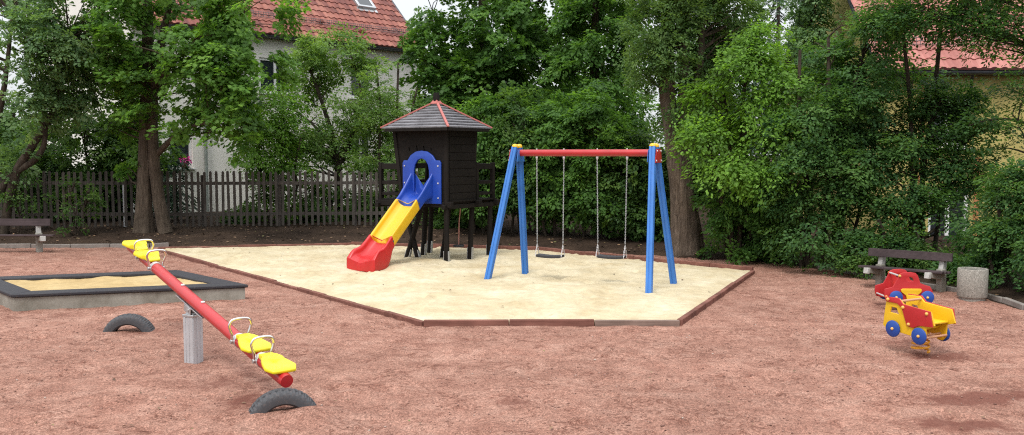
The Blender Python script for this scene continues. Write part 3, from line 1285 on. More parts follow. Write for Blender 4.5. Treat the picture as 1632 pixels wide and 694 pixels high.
# house walls; the left side leans outwards towards the roof
flare = .20
PX0, PX1 = .24, 1.02                       # blue panel span along u
pc = .60
SD = DECK + .12                          # level of the slide entrance
hole = [(pc - .24, SD), (pc + .24, SD), (pc + .24, SD + .55), (pc + .14, SD + .72), (pc, SD + .77), (pc - .14, SD + .72), (pc - .24, SD + .55)]
m_front = frame(T(0, .0, 0), d1, (0, 0, 1), nf)
outl = [(.0, DECK - .05), (HS - .05, DECK - .05), (HS + flare, EAVE - .02), (.0, EAVE - .02)]
slots = []
for k, (x0, hgt) in enumerate(((.36, .07), (.55, .11), (.74, .12), (.95, .08))):
    zz = DECK + 1.02
    slots.append([(x0, zz), (x0 + .035, zz + .01), (x0 + .05, zz + hgt), (x0 + .015, zz + hgt)])
plate('front_wall', outl, [hole] + slots, .035, M['tower_board'], tw, m_front, .004)
m_right = frame(T(-.0, 0, 0), d2, (0, 0, 1), -d1)
plate('right_wall', [(.03, DECK - .05), (HV, DECK - .05), (HV + .02, EAVE - .02), (.03, EAVE - .02)], [], .035, M['tower_board'], tw, m_right, .004)
# horizontal cover boards on the walls
s = MB()
for k in range(9):
    z = DECK + .08 + k * .165
    s.beam(T(-.026, .07, z), T(-.022, HV - .02, z), .010, .150)
s.build('wall_boards', M['tower_board'], tw, bevel=.005)
plate('back_wall', [(.0, DECK - .05), (HS - .05, DECK - .05), (HS + flare, EAVE - .02), (.0, EAVE - .02)], [[(.45, DECK + .1), (.95, DECK + .1), (.95, DECK + 1.1), (.45, DECK + 1.1)]], .03, M['tower_board'], tw, frame(T(0, HV, 0), d1, (0, 0, 1), nf), .004)
s = MB()
s.beam(T(HS - .02, 0, DECK - .1), T(HS + flare, 0, EAVE), .09, .09, d2)
s.beam(T(HS - .02, HV, DECK - .1), T(HS + flare, HV, EAVE), .09, .09, d2)
s.build('leaning_post', M['tower_wood'], tw, bevel=.01)
# roof
ov = .27
ru0, ru1, rv0, rv1 = -ov, HS + ov + .08, -ov, HV + ov - .04
rc = ((ru0 + ru1) / 2, (rv0 + rv1) / 2)
APEX = 3.36
nrow = 9
corn = [(ru0, rv0), (ru1, rv0), (ru1, rv1), (ru0, rv1)]
rface = []
s = MB()
for k in range(4):
    A, B = corn[k], corn[(k + 1) % 4]
    for i in range(nrow):
        f0, f1 = i / nrow, min(1, (i + 1.18) / nrow)
        zz0, zz1 = EAVE + (APEX - EAVE) * f0, EAVE + (APEX - EAVE) * f1

        def pt(c, f, z):
            return T(c[0] + (rc[0] - c[0]) * f, c[1] + (rc[1] - c[1]) * f, z)
        lift = .04
        a, b, c, d = pt(A, f0, zz0 + lift), pt(B, f0, zz0 + lift), pt(B, f1, zz1), pt(A, f1, zz1)
        dn = Vector((0, 0, -.026))
        s.add([a, b, c, d, a + dn, b + dn, c + dn, d + dn], [(0, 1, 2, 3), (7, 6, 5, 4), (0, 4, 5, 1), (1, 5, 6, 2), (2, 6, 7, 3), (3, 7, 4, 0)])
rf = s.build('roof', M['roof_board'], tw, smooth=0)
for k in range(4):
    c = corn[k]
    a = T(c[0], c[1], EAVE + .035)
    b = T(rc[0], rc[1], APEX + .05)
    s = MB()
    s.beam(a + (a - b) * .01, b, .05, .03)
    s.build('red_hip_batten', M['roof_red'], rf, bevel=.004)
s = MB()
s.tube([T(rc[0], rc[1], APEX - .1), T(rc[0] + .0, rc[1], APEX + .17), T(rc[0], rc[1], APEX + .22)], [.068, .068, .055], 12)
s.build('finial', M['tower_wood'], rf, smooth=40)
s = MB()
s.lathe([(.14, 0), (.06, .09), (.0, .09)], T(rc[0], rc[1], APEX - .01), n=4, mat=Matrix((d1, d2, Vector((0, 0, 1)))).transposed() @ Matrix.Rotation(R(45), 3, 'Z'))
s.build('roof_cap', M['roof_red'], rf, smooth=0)
s = MB()
for A, B in zip(corn, corn[1:] + corn[:1]):
    s.beam(T(A[0] * .93, A[1] * .93, EAVE - .02), T(B[0] * .93, B[1] * .93, EAVE - .02), .05, .06)
s.build('eave_beam', M['tower_wood'], rf)


def rail(pts, name='railing'):
    s = MB()
    for (u, v) in pts:
        s.beam(T(u, v, DECK - .1), T(u, v, DECK + .78), .085, .085, d2)
    for A, B in zip(pts[:-1], pts[1:]):
        s.beam(T(A[0], A[1], DECK + .70), T(B[0], B[1], DECK + .70), .06, .12)
        s.beam(T(A[0], A[1], DECK + .36), T(B[0], B[1], DECK + .36), .05, .07)
        s.beam(T(A[0], A[1], DECK + .12), T(B[0], B[1], DECK + .12), .045, .06)
    s.build(name, M['tower_wood'], tw, bevel=.006)


rail([(HS + .06, .03), (DS, .03), (DS, .7), (DS, DV)])
rail([(.03, HV + .08), (.03, DV), (.9, DV), (DS, DV)])

# slide: stations along the outward direction
sl_o = T(pc, -.03, 0)


def S(o, lat, z):
    return sl_o + nf * o + d1 * lat + Vector((0, 0, z))


def slide_loop(o, zb, hw, wall, th, skirt, tilt=0.0, rimw=.05, flare_=.0):
    """closed section: bed at zb, half width hw, wall height, underside at skirt"""
    w = hw + rimw
    pts = [(-w - flare_, skirt), (-w, zb + wall * .55), (-w, zb + wall * .92), (-w + rimw * .35, zb + wall), (-hw + .004, zb + wall * .95), (-hw + .012, zb + wall * .5), (-hw + .035, zb + .05), (-hw + .10, zb), (0, zb - .004)]
    pts = pts + [(-x, z) for x, z in reversed(pts[:-1])]
    pts += [(w - rimw * .8, skirt), (0, skirt), (-w + rimw * .8, skirt)]
    return [S(o + tilt * (z - zb), x, z) for x, z in pts]


def zbed(o):
    """height of the chute bed at distance o from the entrance"""
    x0, x1, zA, zB, e = .10, 1.62, SD, .30, .15
    t = min(max((o - x0) / (x1 - x0), 0), 1)
    if t < e:
        k = t * t / (2 * e)
    elif t < 1 - e:
        k = t - e / 2
    else:
        k = 1 - e - (1 - t) ** 2 / (2 * e)
    return zA + (zB - zA) * k / (1 - e)


def section(name, o0, o1, n, mat, parent, fn, ss_=2):
    loops = [fn(o0 + (o1 - o0) * i / n) for i in range(n + 1)]
    # tight end loops keep the ends crisp under subdivision
    loops = [loops[0], fn(o0 + .008)] + loops[1:-1] + [fn(o1 - .008), loops[-1]]
    s = MB()
    s.loft(loops)
    return s.build(name, mat, parent, subsurf=ss_)


HW = .245
OB, OY, OE = .44, 1.22, 1.84
sl = section('slide', OB, OY, 4, M['yellow_plastic'], tw, lambda o: slide_loop(o, zbed(o), HW, .15, .03, zbed(o) - .06, .45))


def blue_fn(o):
    k = max(0, min(1, 1 - o / OB))
    return slide_loop(o, zbed(o), HW + .005 * k, .145 + .38 * k ** 2.5, .03, zbed(o) - .07, .45 * (1 - k), .05 + .012 * k)


section('entry_chute', -.02, OB + .012, 8, M['blue_plastic'], sl, blue_fn)


def red_fn(o):
    t = (o - OY) / (OE - OY)
    zb = zbed(o)
    g = min(1, max(0, (t - .12) / .3))
    sk = (zb - .065) * (1 - g) + .07 * g
    wall = .165 + .03 * t if t < .7 else .186 - .11 * ((t - .7) / .3)
    return slide_loop(o, zb - .07 * max(0, t - .8) / .2, HW + .012 + .03 * t, wall, .03, sk, .35 * (1 - t), .055 + .03 * t, .015 * t)


section('exit_chute', OY - .012, OE, 8, M['red_plastic'], sl, red_fn)
# blue entry panel with arched opening
ow = .50
arch = [(pc - ow, SD - .16), (pc + ow, SD - .16), (pc + ow, SD + .66), (pc + ow - .03, SD + .70), (pc + ow - .13, SD + .70), (pc + .28, SD + .81), (pc + .15, SD + .88), (pc, SD + .90), (pc - .15, SD + .88), (pc - .28, SD + .81), (pc - ow + .13, SD + .70), (pc - ow + .03, SD + .70), (pc - ow, SD + .66)]
hole2 = [(pc - .215, SD + .01), (pc + .215, SD + .01), (pc + .215, SD + .50), (pc + .185, SD + .63), (pc + .11, SD + .73), (pc, SD + .765), (pc - .11, SD + .73), (pc - .185, SD + .63), (pc - .215, SD + .50)]
pan = plate('entry_panel', arch, [hole2], .045, M['blue_plastic'], sl, frame(T(0, -.055, 0), d1, (0, 0, 1), nf), .012)
s = MB()
for du in (-1, 1):
    for zz in (-.05, .25, .60):
        q = T(pc + du * (ow - .05), -.07, SD + zz)
        s.cyl(q, q + nf * .02, .016, 10)
s.build('panel_screws', M['white_steel'], pan)
s = MB()
for o in (OB, OY):
    for k in (-1, 1):
        q = S(o + .03, k * (HW + .05), zbed(o) + .06)
        s.cyl(q, q + d1 * (k * .02), .02, 10)
s.build('joint_bolts', M['gutter'], sl)

# knotted rope seat under the tower
tr = thing('hanging_rope', 'thin reddish rope with a small dark seat hanging under the play tower', 'rope', (0, 0, 0))
q = at(731, 392, TC.y + .75)
tr.location = q
s = MB()
s.tube([Vector((0, 0, .02)), Vector((.01, 0, .5)), Vector((.05, 0, DECK - .1 - q.z))], .012, 8)
s.build('rope', M['rope'], tr)
s = MB()
s.lathe([(0, -.02), (.11, -.02), (.12, 0), (.11, .02), (0, .02)], n=20)
s.build('seat', M['black_rubber'], tr)

# ------------------------------------------------------------------ spring toys
D_ = 22


def view_axes(p):
    a = Vector((p.x, p.y, 0)).normalized()
    return Vector((a.y, -a.x, 0)), a


def coil(h0, h1, r0, r1, turns, wire, c):
    pts = []
    n = int(turns * 18)
    for i in range(n + 1):
        t = i / n
        r = r0 + (r1 - r0) * t
        a = 2 * math.pi * turns * t
        pts.append(Vector((c[0] + r * math.cos(a), c[1] + r * math.sin(a), h0 + (h1 - h0) * t)))
    s = MB()
    s.tube(pts, wire, 9)
    return s


def wheel(parent, x, y, z, r, sgn, edge=True):
    s = MB()
    m = Matrix.Rotation(R(90), 3, 'X')
    s.lathe([(0, -.011), (r - .006, -.011), (r, -.005), (r, .005), (r - .006, .011), (0, .011)], (x, y, z), m, 40)
    w = s.build('wheel', M['toy_blue'], parent, smooth=50)
    s = MB()
    yy = sgn * .011
    s.lathe([(.019, 0), (.018, .010), (.010, .018), (0, .020)], (x, y + yy, z), Matrix.Rotation(R(90 if sgn < 0 else -90), 3, 'X'), 14)
    s.build('hub_knob', M['wood_knob'], w, smooth=60)
    return w


def knob(parent, x, y, z, sgn):
    s = MB()
    s.lathe([(.021, 0), (.020, .010), (.011, .019), (0, .021)], (x, y, z), Matrix.Rotation(R(90 if sgn < 0 else -90), 3, 'X'), 14)
    s.build('knob', M['wood_knob'], parent, smooth=60)


# yellow dump truck
tp = G(1467, 562)
r_, aw = view_axes(tp)
dirv = r_ * .80 - aw * .60
SEP = .38
tk = thing('spring_truck', 'yellow and red dump truck spring rider with blue wheels, in front', 'spring rider', (tp.x, tp.y, 0), math.atan2(dirv.y, dirv.x), 'spring riders on the red grit')
tk.scale = (.95, .95, .95)
X0 = -.39
body = [(0, .30), (.02, .48), (.045, .645), (.22, .65), (.285, .59), (.66, .553), (.71, .40), (.60, .365), (.595, .22), (.55, .165), (.49, .165), (.44, .225), (.25, .245), (.06, .255)]
win = [(.085, .465), (.105, .545), (.19, .54), (.23, .455)]
bedp = [(.035, .655), (.225, .66), (.29, .595), (.665, .558), (.70, .385), (.52, .375), (.44, .335), (.355, .345), (.275, .555), (.205, .60), (.045, .605)]
for sg in (-1, 1):
    y = sg * SEP / 2
    m = frame((X0, y, 0), (1, 0, 0), (0, 0, 1), (0, -1, 0))
    plate('side_panel', body, [win], .024, M['toy_yellow'], tk, m, .005)
    m = frame((X0, y + sg * .022, 0), (1, 0, 0), (0, 0, 1), (0, -1, 0))
    rp = plate('load_bed_panel', bedp, [], .018, M['toy_red'], tk, m, .005)
    for (u, v) in ((.075, .63), (.295, .56), (.625, .53), (.38, .365)):
        knob(rp, X0 + u, y + sg * .031, v, sg)
    for (u, v) in ((.155, .275), (.525, .245)):
        wheel(tk, X0 + u, y + sg * .028, v, .102, sg)
for (u, v, r, nm) in ((.235, .625, .016, 'handlebar'), (.60, .235, .015, 'foot_bar'), (.155, .275, .012, 'axle'), (.525, .245, .012, 'axle')):
    s = MB()
    ext = .10 if nm in ('foot_bar',) else -.005
    s.cyl((X0 + u, -SEP / 2 + .005, v), (X0 + u, SEP / 2 - .005, v), r, 12)
    s.build(nm, M['wood_bar'], tk, smooth=50)
s = MB()
s.box((X0 + .50, 0, .40), (.26, SEP - .026, .024))
s.build('seat_board', M['toy_yellow'], tk, bevel=.006)
s = MB()
s.box((X0 + .36, 0, .325), (.30, SEP - .026, .026))
s.build('base_board', M['toy_yellow'], tk, bevel=.005)
coil(.02, .32, .10, .085, 5.2, .0135, (0, 0)).build('coil_spring', M['orange_spring'], tk, smooth=60)

# red car
D = 14.0
cp = G(1440, 488)
r_, aw = view_axes(cp)
dirv = r_ * .93 + aw * .37
cr = thing('spring_car', 'red car spring rider with blue wheels, behind the yellow truck', 'spring rider', (cp.x, cp.y, 0), math.atan2(dirv.y, dirv.x), 'spring riders on the red grit')
X0 = -.36
body = [(0, .285), (-.005, .20), (.02, .13), (.09, .11), (.62, .11), (.69, .15), (.70, .26), (.66, .325), (.575, .35), (.515, .375), (.475, .49), (.44, .525), (.37, .538), (.26, .53), (.205, .505), (.18, .43), (.12, .32), (.06, .30)]
win = [(.30, .425), (.31, .465), (.35, .475), (.40, .465), (.425, .43), (.42, .40), (.34, .395)]
for sg in (-1, 1):
    y = sg * SEP / 2
    m = frame((X0, y, 0), (1, 0, 0), (0, 0, 1), (0, -1, 0))
    plate('side_panel', body, [win], .024, M['toy_red'], cr, m, .005)
    m = frame((X0, y + sg * .024, 0), (1, 0, 0), (0, 0, 1), (0, -1, 0))
    plate('step_plate', [(.235, .28), (.255, .292), (.51, .292), (.53, .28), (.525, .25), (.47, .20), (.445, .13), (.325, .13), (.305, .20), (.24, .25)], [[(.30, .235), (.31, .235), (.31, .245), (.30, .245)], [(.45, .235), (.46, .235), (.46, .245), (.45, .245)]], .02, M['toy_yellow'], cr, m, .005)
    for (u, v) in ((.16, .165), (.62, .165)):
        wheel(cr, X0 + u, y + sg * .028, v, .10, sg)
    knob(cr, X0 + .21, y + sg * .012, .485, sg)
    knob(cr, X0 + .02, y + sg * .012, .17, sg)
for (u, v, r, nm, mt) in ((.21, .485, .014, 'handlebar', 'white_steel'), (.02, .17, .012, 'front_bar', 'white_steel'), (.16, .165, .012, 'axle', 'wood_bar'), (.62, .165, .012, 'axle', 'wood_bar')):
    s = MB()
    s.cyl((X0 + u, -SEP / 2 + .005, v), (X0 + u, SEP / 2 - .005, v), r, 12)
    s.build(nm, M[mt], cr, smooth=50)
s = MB()
s.box((X0 + .40, 0, .29), (.26, SEP - .026, .024))
s.build('seat_board', M['toy_yellow'], cr, bevel=.006)
s = MB()
s.box((X0 + .36, 0, .215), (.34, SEP - .026, .026))
s.build('base_board', M['toy_red'], cr, bevel=.005)
coil(.02, .21, .10, .085, 4, .0135, (0, 0)).build('coil_spring', M['orange_spring'], cr, smooth=60)

# ------------------------------------------------------------------ benches and bin


def bench(p0, p1, face, over, hgt, label, group, sc=1.0):
    """p0, p1 supports on the ground, face = unit vector the sitter looks along"""
    c = (p0 + p1) / 2
    b = thing('bench', label, 'bench', (c.x, c.y, 0), 0, group)
    d = (p1 - p0)
    L = d.length
    d = d.normalized()
    for p in (p0, p1):
        q = p - c
        z0 = -.08
        s = MB()
        s.beam(q + Vector((0, 0, z0)), q + Vector((0, 0, hgt * .58)), .13 * sc, .16 * sc, face)
        s.beam(q + face * .02 + Vector((0, 0, hgt * .37)), q + face * .42 * sc + Vector((0, 0, hgt * .46)), .11 * sc, .11 * sc)
        s.build('concrete_support', M['concrete'], b, bevel=.012)
        s = MB()
        s.beam(q + Vector((0, 0, hgt * .56)) - face * .02, q + Vector((0, 0, hgt * .80)) - face * .05, .10 * sc, .12 * sc, face)
        s.build('pale_bracket', M['bench_concrete'], b, bevel=.008)
        s = MB()
        s.beam(q + face * .40 * sc + Vector((0, 0, hgt * .435)), q + face * .475 * sc + Vector((0, 0, hgt * .45)), .105 * sc, .12 * sc)
        s.build('pale_bracket', M['bench_concrete'], b, bevel=.008)
    for k, fo in enumerate((.10, .22, .34)):
        s = MB()
        z = hgt * (.51 + .012 * k)
        s.beam(p0 - c - d * over + face * fo * sc + Vector((0, 0, z)), p1 - c + d * over + face * fo * sc + Vector((0, 0, z)), .11 * sc, .035)
        s.build('seat_board', M['bench_wood'], b, bevel=.006)
    s = MB()
    off = face * .035 + Vector((0, 0, hgt - .075 * sc))
    s.beam(p0 - c - d * over + off, p1 - c + d * over + off, .045, .165 * sc, Vector((0, 0, 1)) - face * .12)
    s.build('backrest_board', M['bench_wood'], b, bevel=.006)
    return b


bp0, bp1 = Vector((6.46, 15.85, 0)), Vector((7.22, 15.20, 0))
dd = (bp1 - bp0).normalized()
fc = Vector((dd.y, -dd.x, 0))
if fc.x > 0:
    fc = -fc
bench(bp0, bp1, Vector((-.85, -.52, 0)).normalized(), .19, .645, 'dark brown plank bench with concrete supports beside the concrete bin', 'plank benches at the yard edge', .85)
bq = G(63, 402)
bench(Vector((bq.x - 1.5, bq.y + .05, 0)), Vector((bq.x, bq.y, 0)), Vector((.62, -.78, 0)), .28, .78, 'dark brown plank bench before the picket fence, next to the kerb', 'plank benches at the yard edge')

bp = G(1549, 477)
bn = thing('litter_bin', 'round exposed aggregate concrete litter bin beside the bench', 'litter bin', (bp.x, bp.y, 0))
s = MB()
s.lathe([(.19, -.03), (.19, .035), (.212, .04), (.222, .06), (.222, .475), (.214, .49), (.185, .49), (.18, .47), (.18, .1), (0, .1)], n=40)
s.build('concrete_tub', M['aggregate'], bn, smooth=35)
s = MB()
s.lathe([(.176, .1), (.176, .455), (.168, .455), (.168, .11), (0, .11)], n=32)
s.build('steel_liner', M['gutter'], bn, smooth=35)

# ------------------------------------------------------------------ fence
fa, fb = at(-60, 300, 24.6), at(800, 300, 26.2)
fv = Vector((fb.x - fa.x, fb.y - fa.y, 0))
FL = fv.length
fv.normalize()
fn_ = Vector((fv.y, -fv.x, 0))
fence = thing('picket_fence', 'dark brown wooden picket fence with rounded tops behind the playground', 'fence', (fa.x, fa.y, 0))
pk = MB()
sec = [(-.036, 0), (.036, 0), (.036, 1.475), (.026, 1.505), (0, 1.52), (-.026, 1.505), (-.036, 1.475)]
proto = None
npk = int(FL / .163)
for i in range(npk):
    p = fv * (i * .163)
    z = bedz(fa.x + p.x, fa.y + p.y) - .03
    if proto is None:
        s = MB()
        s.loft([[fv * x + Vector((0, 0, zz)) + fn_ * .035 for x, zz in sec], [fv * x + Vector((0, 0, zz)) + fn_ * .012 for x, zz in sec]])
        proto = s.build('picket', M['fence_wood'], fence)
        o = proto
    else:
        o = proto.copy()
        COL.objects.link(o)
        o.parent = fence
    o.location = (p.x, p.y, z + .06 + rnd.uniform(-.015, .015))
    o.rotation_euler = (rnd.uniform(-.01, .01), rnd.uniform(-.014, .014), 0)
nsec = 7
for i in range(nsec + 1):
    p = fv * min(FL - .1, i * FL / nsec)
    z = bedz(fa.x + p.x, fa.y + p.y)
    s = MB()
    s.beam(p - fn_ * .08 + Vector((0, 0, z - .3)), p - fn_ * .08 + Vector((0, 0, z + 1.45)), .09, .09, fn_)
    s.build('post', M['steel'] if i == 2 else M['fence_wood'], fence, bevel=.008)
for hz in (.36, 1.22):
    s = MB()
    for i in range(nsec):
        p, q = fv * (i * FL / nsec), fv * ((i + 1) * FL / nsec)
        s.beam(p + Vector((0, 0, bedz(fa.x + p.x, fa.y + p.y) + hz)) - fn_ * .015, q + Vector((0, 0, bedz(fa.x + q.x, fa.y + q.y) + hz)) - fn_ * .015, .045, .09)
    s.build('rail', M['fence_wood'], fence)

# ------------------------------------------------------------------ houses


def tile_roof(name, parent, o, ex, ey, w, l, tw_, th__, mat, ez):
    """o lower left corner, ex along the eave, ey up the slope; real pantile relief"""
    nc, nr = int(w / tw_), int(l / th__)
    sub = 5
    prof = [(0, 0), (.12, .028), (.34, .045), (.56, .028), (.70, .004)]
    vs, fs = [], []
    cols = nc * sub + 1
    for r in range(nr):
        for e, (yy, zz) in enumerate(((0, .03), (1.0, .0))):
            for c in range(cols):
                k, j = divmod(c, sub)
                px_, pz = prof[j]
                vs.append(((k + px_) * tw_, (r + yy) * th__ , pz + zz + (0.0 if e else 0.0)))
    for r in range(nr):
        b0 = r * 2 * cols
        for c in range(cols - 1):
            fs.append((b0 + c, b0 + c + 1, b0 + cols + c + 1, b0 + cols + c))
            if r:
                fs.append((b0 - cols + c, b0 - cols + c + 1, b0 + c + 1, b0 + c))
        if r == 0:
            k0 = len(vs)
            for c in range(cols):
                x, y, z = vs[c]
                vs.append((x, 0, -.03))
            for c in range(cols - 1):
                fs.append((k0 + c, k0 + c + 1, c + 1, c))
    s = MB()
    s.add(vs, fs)
    o_ = s.build(name, mat, parent, smooth=50)
    o_.matrix_local = frame(o, ex, ey, ez)
    # timber deck below the tiles
    s = MB()
    s.box((w / 2, l / 2, -.09), (w, l, .1))
    dk = s.build('roof_deck', M['gutter'], o_)
    return o_


def window(parent, o, ex, n, x0, x1, z0, z1, leaves=2, sill=True, curtain=0.0):
    """casement set in a wall opening, o wall origin, n outward"""
    up = Vector((0, 0, 1))

    def P(x, z, d):
        return o + ex * x + up * z + n * d
    fr = .09
    s = MB()
    dp = -.10
    for (a, b) in (((x0, z0), (x1, z0)), ((x0, z1), (x1, z1))):
        s.beam(P(a[0], a[1] + (fr / 2 if a[1] == z0 else -fr / 2), dp), P(b[0], b[1] + (fr / 2 if a[1] == z0 else -fr / 2), dp), .07, fr)
    for k in range(leaves + 1):
        x = x0 + (x1 - x0) * k / leaves
        x += fr / 2 if k == 0 else (-fr / 2 if k == leaves else 0)
        s.beam(P(x, z0 + fr, dp), P(x, z1 - fr, dp), fr if k in (0, leaves) else .10, .068, n)
    w = s.build('window', M['window_white'], parent, bevel=.006)
    s = MB()
    s.add([P(x0, z0, dp - .01), P(x1, z0, dp - .01), P(x1, z1, dp - .01), P(x0, z1, dp - .01), P(x0, z0, dp - .03), P(x1, z0, dp - .03), P(x1, z1, dp - .03), P(x0, z1, dp - .03)], [(0, 1, 2, 3), (7, 6, 5, 4), (0, 4, 5, 1), (1, 5, 6, 2), (2, 6, 7, 3), (3, 7, 4, 0)])
    s.build('pane', M['glass'], w, smooth=0)
    if sill:
        s = MB()
        s.beam(P(x0 - .06, z0 - .03, .0), P(x1 + .06, z0 - .03, .0), .22, .045)
        s.build('sill', M['window_white'], w, bevel=.008)
    return w


def house(name, label, A, ex, w, depth, eave, z0, wallmat, roofmat, tw_, wins, roof_l, pitch, extra=None, over=.35):
    """A: ground point of the left end of the front wall, ex unit vector along it"""
    n = Vector((ex.y, -ex.x, 0))
    h = thing(name, label, 'house', (A.x, A.y, 0))
    O0 = Vector((0, 0, 0))
    up = Vector((0, 0, 1))
    holes = [[(x0, a), (x1, a), (x1, b), (x0, b)] for (x0, x1, a, b, lv) in wins]
    plate('front_wall', [(0, z0), (w, z0), (w, eave), (0, eave)], holes, .3, wallmat, h, frame(O0 - n * .15, ex, up, n))
    s = MB()
    rid = eave + math.tan(pitch) * depth / 2
    for x in (.15, w - .15):
        c = [O0 + ex * x - n * .302, O0 + ex * x - n * depth]
        t = ex * .149
        mid = O0 + ex * x - n * depth / 2
        prof = [c[0] + up * z0, c[1] + up * z0, c[1] + up * (eave - .02), mid + up * (rid - .35), c[0] + up * (eave - .02)]
        s = MB()
        s.loft([[p - t for p in prof], [p + t for p in prof]])
        s.build('gable_wall', wallmat, h)
    s = MB()
    bk = O0 - n * depth
    s.loft([[bk + ex * .31 + up * z0, bk + ex * (w - .31) + up * z0, bk + ex * (w - .31) + up * eave, bk + ex * .31 + up * eave], [bk + n * .3 + ex * .31 + up * z0, bk + n * .3 + ex * (w - .31) + up * z0, bk + n * .3 + ex * (w - .31) + up * eave, bk + n * .3 + ex * .31 + up * eave]])
    s.build('back_wall', wallmat, h)
    s = MB()
    s.box(O0 + ex * (w / 2) - n * (depth * .5) + up * (eave * .45), (w - .7, .05, eave * .9), Matrix((ex, -n, up)).transposed())
    s.build('inner_wall', M['dark_inside'], h)
    for (x0, x1, a, b, lv) in wins:
        window(h, O0, ex, n, x0, x1, a, b, lv)
    ey = (-n * math.cos(pitch) + up * math.sin(pitch))
    ez = ex.cross(ey)
    ro = O0 - ex * .3 + n * over + up * (eave + .10 - math.tan(pitch) * over * 0)
    rf_ = tile_roof('roof', h, ro, ex, ey, w + .6, roof_l, tw_, .34, roofmat, ez)
    ey2 = (n * math.cos(pitch) + up * math.sin(pitch))
    ro2 = O0 + ex * (w + .3) - n * (depth + over) + up * (eave + .10)
    tile_roof('roof', h, ro2, -ex, ey2, w + .6, roof_l, tw_, .34, roofmat, (-ex).cross(ey2))
    # gutter
    g = MB()
    gp = ro + n * .06 + up * -.06
    pts = []
    for k in range(9):
        a = math.pi + math.pi * k / 8
        pts.append((math.cos(a) * .075, math.sin(a) * .075))
    lo = [[gp + ex * xx + n * u + up * v for u, v in pts] + [gp + ex * xx + n * u * .9 + up * v * .9 for u, v in reversed(pts)] for xx in (0, w + .6)]
    g.loft(lo)
    g.build('gutter', M['gutter'], h, smooth=40)
    # boarded eave
    s = MB()
    s.box(O0 + ex * (w / 2) + n * (over / 2) + up * (eave + .0), (w + .5, over, .05), Matrix((ex, -n, up)).transposed())
    s.build('eave_board', M['gutter'], h)
    # snow guard
    s = MB()
    base_ = ro + ey * .78 + ez * .06
    for hh in (.05, .13, .21):
        s.tube([base_ + ex * 0 + up * hh, base_ + ex * (w + .6) + up * hh], .010, 5)
    for k in range(int((w + .6) / .10)):
        s.tube([base_ + ex * (k * .10) + up * .03, base_ + ex * (k * .10) + up * .23], .009, 4)
    s.build('snow_guard', M['guard'], h, smooth=0)
    return h, n, ro, ey, ez, rf_


# left house behind the fruit trees
DL = 33.0
Aeav = at(440, 63, DL)
ev = Aeav.z
kx = (ev - CAMH)
Br = Vector((-156 / FOC * 37.6, 37.6, 0))
ex1 = (Br - Vector((Aeav.x, Aeav.y, 0))).normalized()
A0 = Vector((Aeav.x, Aeav.y, 0)) - ex1 * 5.2
W1 = 5.2 + (Br - Vector((Aeav.x, Aeav.y, 0))).length + .2


def onwall(A, ex, px, py):
    """wall coordinates (x along, z) for the picture point"""
    n = Vector((ex.y, -ex.x, 0))
    d = ray(px, py)
    t = (A - Vector((0, 0, CAMH))).dot(n) / d.dot(n)
    p = Vector((0, 0, CAMH)) + d * t
    return (p - A).dot(ex), p.z


xa, za = onwall(A0, ex1, 414, 148)
xb, zb_ = onwall(A0, ex1, 466, 96)
xc, zc_ = onwall(A0, ex1, 292, 268)
xd, zd_ = onwall(A0, ex1, 560, 250)
wins = [(xa, xb, za, zb_, 2), (xc - .5, xc + .35, zc_, zc_ + 1.25, 1), (xd, xd + 1.0, zd_ - .3, zd_ + 1.0, 2), (xd, xd + 1.0, za, zb_, 2)]
h1, n1, ro1, ey1, ez1, rf1 = house('house', 'pale rendered house with an old red tiled roof and skylight behind the fence', A0, ex1, W1, 8.0, ev + .02, -.3, M['white_render'], M['tile_a'], .26, wins, 5.6, R(46))
# skylight, vents, downpipe


def onroof(px, py):
    o = h1.location + ro1
    d = ray(px, py)
    c = Vector((0, 0, CAMH))
    t = (o - c).dot(ez1) / d.dot(ez1)
    p = c + d * t - o
    return p.dot(ex1), p.dot(ey1)


sx, sy = onroof(582, 14)
s = MB()
for (x0, x1, y0, y1) in ((-.45, .45, -.08, .02), (-.45, .45, 1.2, 1.3), (-.45, -.33, .02, 1.2), (.33, .45, .02, 1.2)):
    s.box(((x0 + x1) / 2, (y0 + y1) / 2, .09), (x1 - x0, y1 - y0, .14))
sk = s.build('skylight', M['steel'], h1, bevel=.01)
sk.matrix_local = frame(ro1 + ex1 * sx + ey1 * sy, ex1, ey1, ez1)
s = MB()
s.box((0, .61, .12), (.66, 1.18, .03))
s.build('pane', M['glass'], sk)
s = MB()
s.box((0, -.16, .05), (1.0, .16, .02))
s.build('flashing', M['steel'], sk)
for (px, py) in ((510, 38), (575, 52)):
    vx, vy = onroof(px, py)
    s = MB()
    s.lathe([(.09, 0), (.09, .16), (.05, .2), (0, .2)], n=10)
    v = s.build('vent_tile', M['tile_a'], h1)
    v.matrix_local = frame(ro1 + ex1 * vx + ey1 * vy, ex1, ey1, ez1)
dx, dz = onwall(A0, ex1, 326, 240)
s = MB()
s.cyl(ex1 * dx + n1 * .09 + Vector((0, 0, -.2)), ex1 * dx + n1 * .09 + Vector((0, 0, ev)), .055, 12)
s.build('downpipe', M['downpipe'], h1, smooth=50)
